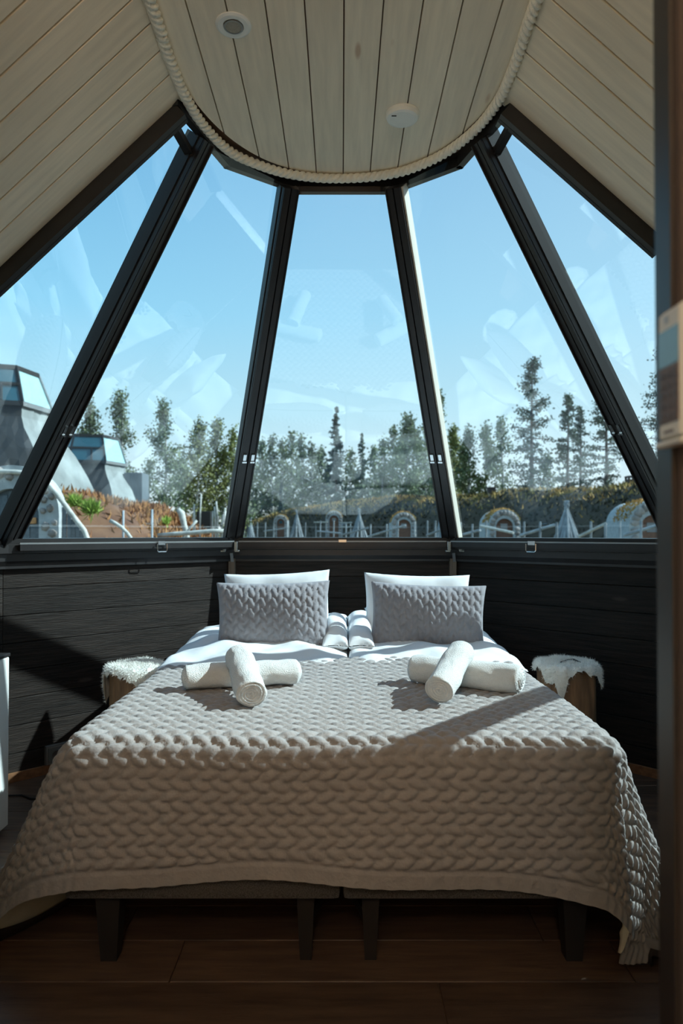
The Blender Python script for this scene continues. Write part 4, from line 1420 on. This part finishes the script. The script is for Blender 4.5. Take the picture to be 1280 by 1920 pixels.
# poles, logs and fence in front of the bank
def pole(name, label, pts, D, r, m, cat='pole', group=None):
    o = MB().tube([PX(x, y, D) for x, y in pts], r, 8).obj(name, m, None, smooth=True)
    return tag(o, label, cat, group)


pole('curved_log', 'bleached curved log arching below the heather bank', [(206, 976), (216, 981), (228, 989), (238, 999), (246, 1010), (252, 1030), (262, 1090), (266, 1150)], 13.0, 0.035, M_driftwood, 'log')
pole('fence_stake', 'thin grey stake in front of the heather bank, nearer the curved log', [(231, 957), (231, 1140)], 14.0, 0.022, M_greypole, 'stake')
pole('fence_stake', 'thin grey stake in front of the heather bank, farther from the curved log', [(285, 955), (285, 1140)], 14.0, 0.022, M_greypole, 'stake')
pole('fallen_birch', 'bleached horizontal birch log at the end of the heather bank', [(296, 1004), (330, 1001), (362, 999), (395, 996), (426, 996)], 17.0, 0.055, M_driftwood, 'log')
pole('dead_tree', 'thick bleached leaning tree stump beside the black bin', [(333, 955), (340, 962), (345, 985), (350, 1000), (356, 1112)], 17.5, [0.06, 0.09, 0.075, 0.07, 0.08], M_driftwood, 'stump')
pole('leaning_branch', 'bleached branch leaning across the thick dead stump', [(296, 1114), (343, 1008), (356, 990), (369, 976)], 17.2, 0.03, M_driftwood, 'branch')
a = PX(384, 980, 20)
tag(MB().box((a.x - 0.20, 19.8, zt_(1097, 20)), (a.x + 0.20, 20.2, zt_(959, 20)), 0.02).obj('black_bin', M_blackedge), 'black box shaped bin behind the bleached branches', 'bin')
STK = ((362, 945, 2), (366, 950, -3), (374, 926, 3), (398, 958, 1), (404, 950, -2), (409, 940, -4), (416, 965, 2), (421, 952, 1))
SL_ = {362: 'third thin bleached stick to the left of the black bin', 366: 'second thin bleached stick to the left of the black bin', 374: 'thin bleached stick touching the left side of the black bin'}
for q_, x_ in enumerate((398, 404, 409, 416, 421)): SL_[x_] = '%s thin bleached stick to the right of the black bin' % ('first', 'second', 'third', 'fourth', 'fifth')[q_]
for x, y0, lx in STK:
    pole('birch_stick', SL_[x], [(x + lx, y0), (x + lx * 0.3, (y0 + 1005) / 2), (x, 1104)], 19.0, 0.022, M_driftwood, 'stick', 'thin sticks around the black bin')


# ---- stone doorways in the long mound
def doorway(label, x, D, hw, ytop, n, seed):
    c_ = PX(x, 1000, D)
    R_ = hw / F * D
    zt2 = zt_(ytop, D)
    spr_ = zt2 - R_
    ri = R_ * 0.55
    root = thing('stone_doorway', label, 'doorway', (c_.x, D, GZ))
    ou = arch_poly(c_.x, D, GZ, R_, spr_, 14); inn = arch_poly(c_.x, D, GZ, ri, spr_ - R_ * 0.12, 14)
    k = len(ou)
    back = Vector((0, 2.4, 0))
    v = [Vector(p) for p in ou] + [Vector(p) for p in inn] + [Vector(p) + back for p in ou] + [Vector(p) + Vector((0, 0.4, 0)) for p in inn]
    f = []
    for i in range(k - 1):
        f += [(i, i + 1, k + i + 1, k + i), (i + 1, i, 2 * k + i, 2 * k + i + 1), (k + i, k + i + 1, 3 * k + i + 1, 3 * k + i)]
    MB().add(v, f).obj('wall', M_mortar, root)
    rm = (R_ + ri) / 2
    for i in range(n):
        a_ = PI * (i + 0.5) / n
        pebble('stone', root, (c_.x + rm * math.cos(a_), D - 0.02, spr_ + rm * math.sin(a_)), R_ * 0.17, 0.06, R_ * 0.13, M_stone, seed * 50 + i, (0, -a_, 0))
    zz = spr_ - R_ * 0.22; q = 0
    while zz > 0.6:
        for s_ in (-1, 1):
            pebble('stone', root, (c_.x + s_ * rm, D - 0.02, zz), R_ * 0.17, 0.06, R_ * 0.13, M_stone, seed * 50 + 20 + q, (0, 0.3 * s_ * (q % 3), 0)); q += 1
        zz -= R_ * 0.29
    dp_ = arch_poly(c_.x, D + 0.2, GZ, ri, spr_ - R_ * 0.12, 12)
    dr_ = MB().prism(dp_, 0.06, Vector((0, 1, 0))).obj('door', M_doorwood, root)
    MB().box((c_.x - ri * 0.4, D + 0.17, spr_ - ri * 0.5), (c_.x + ri * 0.4, D + 0.19, spr_ + ri * 0.2)).obj('door_window', M_farglass, root)
    # turf brow above the arch
    rs = np.random.default_rng(seed)
    nn = 800
    a_ = rs.uniform(0.15, PI - 0.15, nn); y_ = D + rs.uniform(0.0, 1.6, nn)
    b_ = np.stack([c_.x + R_ * 1.0 * np.cos(a_), y_, spr_ + R_ * 1.0 * np.sin(a_)], -1)
    d_ = rs.normal(0, 0.5, (nn, 3)) + np.array([0, 0, 1]); d_ /= np.linalg.norm(d_, axis=1, keepdims=True)
    s_ = np.cross(d_, rs.normal(0, 1, (nn, 3))); s_ /= np.linalg.norm(s_, axis=1, keepdims=True)
    l_ = R_ * 0.13 * rs.uniform(0.5, 1.4, (nn, 1))
    V3 = np.stack([b_ - s_ * l_ * 0.25, b_ + s_ * l_ * 0.25, b_ + d_ * l_], 1).reshape(-1, 3)
    t_ = mesh('turf_brow', V3, np.arange(nn * 3).reshape(-1, 3), M_tuft, root); t_['kind'] = 'stuff'
    return root


doorway('smallest stone doorway in the mound, nearest the left glazing bar', 526, 79, 13, 965, 9, 1)
doorway('small stone doorway below the tall spruce', 626, 66, 16, 957, 9, 2)
doorway('stone doorway with a brown door left of the right middle glazing bar', 757, 50, 24, 960, 11, 3)
doorway('stone doorway with a brown door below the clump of birches', 946, 34.5, 30, 955, 11, 4)
doorway('largest stone doorway beside the door jamb', 1226, 27, 47, 938, 13, 5)


def tipi(label, x, D, hw, ytop, n, seed):
    rs = np.random.default_rng(seed)
    c_ = PX(x, 1000, D); R_ = hw / F * D * 1.9; zt2 = zt_(ytop, D)
    root = thing('pole_hut', label, 'hut', (c_.x, D, GZ))
    for i in range(n):
        a_ = 2 * PI * i / n + rs.uniform(-0.1, 0.1)
        A_ = Vector((c_.x + R_ * math.cos(a_), D + R_ * math.sin(a_), GZ)); B_ = Vector((c_.x - 0.10 * math.cos(a_) * R_, D - 0.1 * math.sin(a_) * R_, zt2 + rs.uniform(-0.1, 0.25)))
        MB().tube([A_, B_], [0.08, 0.05], 6).obj('pole', M_greypole, root)
    return root


tipi('pole hut of grey poles between the two smallest doorways', 556, 74, 9, 960, 12, 1)
tipi('pole hut of grey poles right of the tall spruce', 673, 62, 12, 957, 14, 2)
tipi('pole hut of grey poles behind the right middle glazing bar', 830, 44, 12, 952, 12, 3)
tipi('largest pole hut, below the four tall pines', 1062, 30.5, 21, 948, 18, 4)
tipi('pole hut of grey poles beside the left middle glazing bar', 470, 70, 6, 975, 10, 5)

# fence
fn = thing('pole_fence', 'grey pole fence with slanting rails in front of the turf mound', 'fence', (2, 45, GZ))
fpx = [(457, 66), (482, 64), (497, 62), (512, 60), (537, 58), (572, 56), (600, 54), (625, 52), (648, 50), (676, 48), (694, 46), (724, 43), (745, 41), (776, 39), (800, 37), (815, 36), (862, 32), (884, 31), (910, 30), (981, 28), (1011, 27), (1042, 26.5), (1106, 25), (1133, 24), (1160, 23.5), (1200, 23)]
for x, D in fpx:
    a = PX(x, 980, D); rr_ = 0.045
    MB().tube([(a.x, D, GZ), (a.x + 0.03, D, zt_(976 - 0 * (x % 7) + (x % 5) * 1.6, D))], rr_, 6).obj('post', M_greypole, fn)
for (x1_, y1_, x2_, y2_, D1, D2) in ((640, 1003, 690, 990, 50, 46), (690, 1006, 760, 985, 46, 40), (800, 1004, 842, 986, 37, 33), (900, 986, 962, 999, 30, 28.5), (975, 1004, 1040, 984, 28, 26.5),
                                    (1085, 1006, 1135, 982, 25.5, 24), (495, 996, 540, 990, 62, 58), (595, 996, 640, 1000, 54, 50), (862, 1004, 900, 994, 32, 30.5), (1170, 1003, 1235, 985, 24, 22.5)):
    MB().tube([PX(x1_, y1_, D1), PX(x2_, y2_, D2)], 0.06, 6).obj('rail', M_driftwood if x1_ in (900, 1085) else M_greypole, fn)
fr = thing('pole_rack', 'small pale rack with a flat top beside the small doorway', 'rack', tuple(PX(602, 985, 63)))
for x in (592, 612):
    MB().tube([PX(x, 1010, 63), PX(x, 980, 63)], 0.05, 6).obj('post', M_greypole, fr)
MB().bar(PX(588, 979, 63), PX(614, 979, 63), 0.12, 0.8).obj('top', M_driftwood, fr)
fr = thing('pole_rack', 'small pale rack of two bars right of the small doorway', 'rack', tuple(PX(648, 985, 63)))
for x in (640, 657):
    MB().tube([PX(x, 1010, 63), PX(x, 978, 63)], 0.05, 6).obj('post', M_greypole, fr)
for y in (980, 988):
    MB().bar(PX(637, y, 63), PX(660, y, 63), 0.10, 0.3).obj('bar', M_driftwood, fr)


def chimney(label, x, D, w_, y0, y1, cap):
    a = PX(x, 1000, D); r_ = w_ / 2 / F * D
    root = thing('chimney', label, 'chimney', (a.x, D, zt_(y1, D)))
    MB().box((a.x - r_, D - r_, zt_(y1 + 14, D)), (a.x + r_, D + r_, zt_(y0, D)), 0.02).obj('stack', M_brick, root)
    if cap:
        for s1 in (-1, 1):
            for s2 in (-1, 1):
                MB().box((a.x + s1 * r_ * 0.8 - 0.05, D + s2 * r_ * 0.8 - 0.05, zt_(y0, D)), (a.x + s1 * r_ * 0.8 + 0.05, D + s2 * r_ * 0.8 + 0.05, zt_(y0, D) + 0.13)).obj('cap_post', M_brick, root)
        MB().lathe([(r_ * 1.5, 0), (r_ * 1.5, 0.04), (r_ * 0.9, 0.10), (0.02, 0.13)], 4, (a.x, D, zt_(y0, D) + 0.12)).obj('cap', M_brick, root)
    else:
        MB().box((a.x - r_ * 1.12, D - r_ * 1.12, zt_(y0, D)), (a.x + r_ * 1.12, D + r_ * 1.12, zt_(y0, D) + 0.06)).obj('cap', M_brick, root)


chimney('square chimney with a raised cap on the mound beside the door jamb', 1183, 40.5, 17, 899, 922, True)
chimney('dark square chimney on the mound below the birch clump', 921, 52, 14, 915, 938, False)
chimney('dark chimney on the mound left of the right middle glazing bar', 748, 70, 11, 930, 946, False)
chimney('dark chimney on the mound below the tall spruce', 634, 88, 9, 938, 950, False)


# ------------------------------------------------------------------ trees
def leaves(name, parent, pts, size, m, seed, flat=0.0, kind=True):
    rs = np.random.default_rng(seed)
    n_ = len(pts)
    d1 = rs.normal(0, 1, (n_, 3)); d1[:, 2] *= (1 - flat); d1 /= np.linalg.norm(d1, axis=1, keepdims=True)
    d2 = np.cross(d1, rs.normal(0, 1, (n_, 3))); d2 /= np.linalg.norm(d2, axis=1, keepdims=True)
    sz = size * rs.uniform(0.6, 1.4, (n_, 1))
    V3 = np.stack([pts - d1 * sz * 0.6, pts + d2 * sz * 0.45, pts + d1 * sz * 0.6, pts - d2 * sz * 0.45], 1).reshape(-1, 3)
    o = mesh(name, V3, np.arange(n_ * 4).reshape(-1, 4), m, parent)
    if kind: o['kind'] = 'stuff'
    return o


def limbs(pts_list, r0):
    mb = MB()
    for a_, b_, r_ in pts_list:
        mb.tube([a_, (a_ + b_) / 2 + Vector((0, 0, 0.03 * (b_ - a_).length)), b_], [r_, r_ * 0.7, r_ * 0.25], 5, cap=False)
    return mb


def birch(label, x, ytop, D, wpx, seed, m=None, low=0.30, n_=1500, dense=1.0, group=None, name='birch_tree', pw=0.9, base=None):
    rs = np.random.default_rng(seed)
    c_ = PX(x, 1000, D); zt2 = zt_(ytop, D); z0 = GZ if base is None else base
    H_ = zt2 - z0; Rm = wpx / 2 / F * D
    root = thing(name, label, 'tree', (c_.x, c_.y, z0), group)
    lx = rs.uniform(-0.3, 0.3)
    tp = [Vector((c_.x + lx * t * t + 0.08 * math.sin(t * 7 + seed), c_.y, z0 + H_ * t)) for t in np.linspace(0, 0.95, 9)]
    MB().tube(tp, [max(0.02, 0.012 * H_ * (1 - t) ** 0.8 + 0.015) for t in np.linspace(0, 0.95, 9)], 6).obj('trunk', M_birchbark, root, smooth=True)
    # branches with clumps of leaves around their ends
    nb_ = 34
    P_ = []; L_ = []
    for b_ in range(nb_):
        t = low + (1 - low) * (b_ + rs.uniform(0, 1)) / nb_
        u = (t - low) / (1 - low)
        env = (math.sin(PI * min(1, u * 0.86 + 0.16)) ** pw) * Rm * 1.18
        a_ = rs.uniform(0, 2 * PI); r_ = env * rs.uniform(0.45, 1.0)
        st_ = Vector((c_.x + lx * t * t, c_.y, z0 + H_ * max(0.1, t - 0.07)))
        en = Vector((c_.x + lx * t * t + r_ * math.cos(a_), c_.y + r_ * math.sin(a_), z0 + H_ * t))
        L_.append((st_, en, 0.004 * H_))
        k = int(n_ * 1.7 / nb_)
        sp = rs.uniform(0.2, 1.0, (k, 1))
        q = np.array(st_) * (1 - sp) + np.array(en) * sp + rs.normal(0, 1, (k, 3)) * np.array([0.17, 0.17, 0.19]) * Rm * (0.7 + 0.3 * sp)
        P_.append(q)
    limbs(L_, 0.02).obj('branches', M_pinebark if seed % 3 else M_birchbark, root)['kind'] = 'stuff'
    leaves('foliage', root, np.concatenate(P_), 3.9 / F * D * dense, m or M_birch, seed + 100)
    return root


def pine(label, x, ytop, D, wpx, seed, crown=0.35, n_=2600, trunk=0.016, base=None, tops=None):
    rs = np.random.default_rng(seed)
    c_ = PX(x, 1000, D); zt2 = zt_(ytop, D); z0 = GZ if base is None else base
    H_ = zt2 - z0; Rm = wpx / 2 / F * D
    root = thing('pine_tree', label, 'tree', (c_.x, c_.y, z0))
    tp = [Vector((c_.x + 0.06 * math.sin(t * 5 + seed), c_.y, z0 + H_ * t)) for t in np.linspace(0, 0.97, 10)]
    MB().tube(tp, [max(0.02, trunk * H_ * (1 - t * 0.9)) for t in np.linspace(0, 0.97, 10)], 7).obj('trunk', M_pinebark, root, smooth=True)
    P_ = []; L_ = []
    nb_ = 64
    for b_ in range(nb_):
        u = (b_ + rs.uniform(0, 1)) / nb_
        t = crown + (0.99 - crown) * u
        env = Rm * (min(1, 0.55 + u * 1.3) if u < 0.35 else (1 - ((u - 0.35) / 0.65) ** 1.5 * 0.88))
        a_ = rs.uniform(0, 2 * PI); r_ = env * rs.uniform(0.5, 1.05)
        st_ = Vector((c_.x, c_.y, z0 + H_ * (t - 0.01)))
        en = st_ + Vector((r_ * math.cos(a_), r_ * math.sin(a_), r_ * (0.35 * u - 0.12)))
        L_.append((st_, en, 0.0035 * H_))
        k = int(n_ * 1.5 / nb_)
        sp = rs.beta(2.2, 1.2, (k, 1))
        q = np.array(st_) * (1 - sp) + np.array(en) * sp + rs.normal(0, 1, (k, 3)) * np.array([0.11, 0.11, 0.07]) * Rm
        P_.append(q)
    limbs(L_, 0.02).obj('branches', M_pinebark, root)['kind'] = 'stuff'
    leaves('needles', root, np.concatenate(P_), 3.4 / F * D, M_pine, seed + 100)
    return root


def spruce(label, x, ytop, D, wpx, seed, n_=4200, base=None, m=None):
    rs = np.random.default_rng(seed)
    c_ = PX(x, 1000, D); zt2 = zt_(ytop, D); z0 = GZ if base is None else base
    H_ = zt2 - z0; Rm = wpx / 2 / F * D
    root = thing('spruce_tree', label, 'tree', (c_.x, c_.y, z0))
    MB().tube([(c_.x, c_.y, z0), (c_.x, c_.y, z0 + H_ * 0.98)], [0.012 * H_, 0.015], 7).obj('trunk', M_pinebark, root)
    P_ = []
    nb_ = 110
    for b_ in range(nb_):
        u = (b_ + rs.uniform(0, 1)) / nb_
        t = 0.06 + 0.93 * u
        env = Rm * (1 - u) ** 0.85 + 0.05
        a_ = rs.uniform(0, 2 * PI); r_ = env * rs.uniform(0.55, 1.08)
        st_ = np.array([c_.x, c_.y, z0 + H_ * t])
        en = st_ + np.array([r_ * math.cos(a_), r_ * math.sin(a_), -r_ * 0.30])
        k = max(6, int(n_ / nb_ * (1.7 * (1 - u) + 0.25)))
        sp = rs.uniform(0.05, 1.0, (k, 1))
        q = st_ * (1 - sp) + en * sp + rs.normal(0, 1, (k, 3)) * np.array([0.08, 0.08, 0.05]) * Rm * (1.1 - u * 0.7)
        q[:, 2] += 0.12 * r_ * (sp[:, 0] ** 2)
        P_.append(q)
    leaves('needles', root, np.concatenate(P_), 4.4 / F * D, m or M_spruce, seed + 100)
    return root


# left of the middle
birch('dense dark birch behind the smaller grey cabin, left of two', 168, 752, 41, 74, 1, low=0.25, n_=2600)
birch('tall pointed birch behind the smaller grey cabin, right of two', 229, 733, 42, 78, 2, low=0.2, n_=3200, pw=0.8)
birch('tall airy birch with a white trunk left of the black bin', 312, 748, 40, 78, 3, low=0.36, n_=2000)
birch('airy birch with a white trunk standing above the black bin', 366, 786, 42, 74, 4, low=0.32, n_=1900, m=M_birchyellow)
birch('birch with olive leaves beside the left middle glazing bar, the airier one', 403, 783, 44, 62, 5, low=0.3, n_=1700, m=M_birchyellow)
birch('birch with dense olive leaves touching the left middle glazing bar', 437, 800, 44, 56, 6, low=0.12, n_=1500, m=M_birchyellow)
# middle
spruce('tall dark spruce rising above the mound in the middle window', 630, 760, 100, 84, 11)
spruce('shorter dark spruce shaped tree right of the tall spruce', 679, 810, 104, 62, 12, n_=2600, m=M_pine)
birch('tall thin tree top rising beside the right middle glazing bar', 822, 732, 82, 46, 13, low=0.3, n_=1500)
birch('tall pale birch left of the right middle glazing bar', 763, 776, 92, 76, 14, low=0.3, n_=2300)
birch('green leaved birch hugging the right middle glazing bar', 848, 800, 74, 60, 15, low=0.15, n_=2400, m=M_birchyellow)
# right
birch('birch of the clump above the brown door, leftmost trunk', 878, 800, 66, 60, 16, low=0.25, n_=1500)
birch('birch of the clump above the brown door, middle trunk', 908, 794, 65, 62, 17, low=0.22, n_=1700)
birch('birch of the clump above the brown door, tallest and palest', 943, 780, 66, 66, 18, low=0.25, n_=1300)
pine('tallest pine with a broad crown in the right window', 998, 668, 56, 98, 21, crown=0.30, n_=3400)
pine('thin pine right of the tallest pine, taller of a close pair', 1065, 733, 56, 62, 22, crown=0.26, n_=2300)
pine('thin pine right of the tallest pine, shorter of a close pair', 1088, 758, 58, 60, 23, crown=0.24, n_=2000)
pine('slender pine with a bare lower trunk beside the right glazing bar', 1136, 694, 52, 80, 24, crown=0.28, n_=2500)
birch('low leafy birch between the tallest pine and the close pair', 1030, 850, 60, 66, 25, low=0.3, n_=1100)
pine('large pine partly hidden behind the door jamb', 1256, 630, 24, 130, 26, crown=0.45, n_=2600)
pine('pine at the left frame edge whose branch tip shows', -62, 560, 30, 130, 27, crown=0.4, n_=2000)
# rows behind
rs = np.random.default_rng(77)
ORD = ['nearest', 'second', 'third', 'fourth', 'fifth', 'sixth', 'seventh', 'eighth', 'ninth', 'tenth', 'eleventh', 'twelfth']


def row_label(xs, x, what, mark, mx):
    side = [q for q in xs if (q < mx) == (x < mx)]
    side.sort(key=lambda q: abs(q - mx))
    return '%s, %s to the %s of the %s' % (what, ORD[side.index(x)], 'left' if x < mx else 'right', mark)


k = 0
row = ((278, 860), (335, 850), (350, 872), (388, 840), (418, 835), (452, 840))
for x, yt in row:
    birch(row_label([r_[0] for r_ in row], x, 'dim birch deep in the wood', 'black bin', 384), x, yt, 58 + rs.uniform(-4, 6), 64, 200 + k, low=0.1, n_=900, group='birches in the wood at the left'); k += 1
row = ((474, 838), (490, 822), (510, 812), (530, 826), (546, 804), (566, 812), (584, 826), (602, 838), (655, 842), (700, 836), (716, 822), (735, 800), (750, 812), (782, 800), (796, 786), (812, 800), (868, 830))
for x, yt in row:
    birch(row_label([r_[0] for r_ in row], x, 'hazy birch beyond the turf mound', 'tall spruce', 630), x, yt + rs.uniform(-4, 4), 128 + rs.uniform(-5, 8), 52, 300 + k, low=0.25, n_=800, group='birches beyond the mound'); k += 1
row = ((460, 890), (500, 885), (525, 900), (555, 882), (585, 886), (612, 890), (665, 880), (700, 888), (722, 882), (775, 878), (805, 880), (838, 876))
for x, yt in row:
    birch(row_label([r_[0] for r_ in row], x, 'low dark leafy tree beyond the turf mound', 'tall spruce', 630), x, yt, 140 + rs.uniform(-3, 5), 70, 400 + k, low=0.05, n_=500, group='low trees beyond the mound'); k += 1
spruce('small dark spruce behind the smallest stone doorway', 527, 905, 104, 26, 31, n_=900)
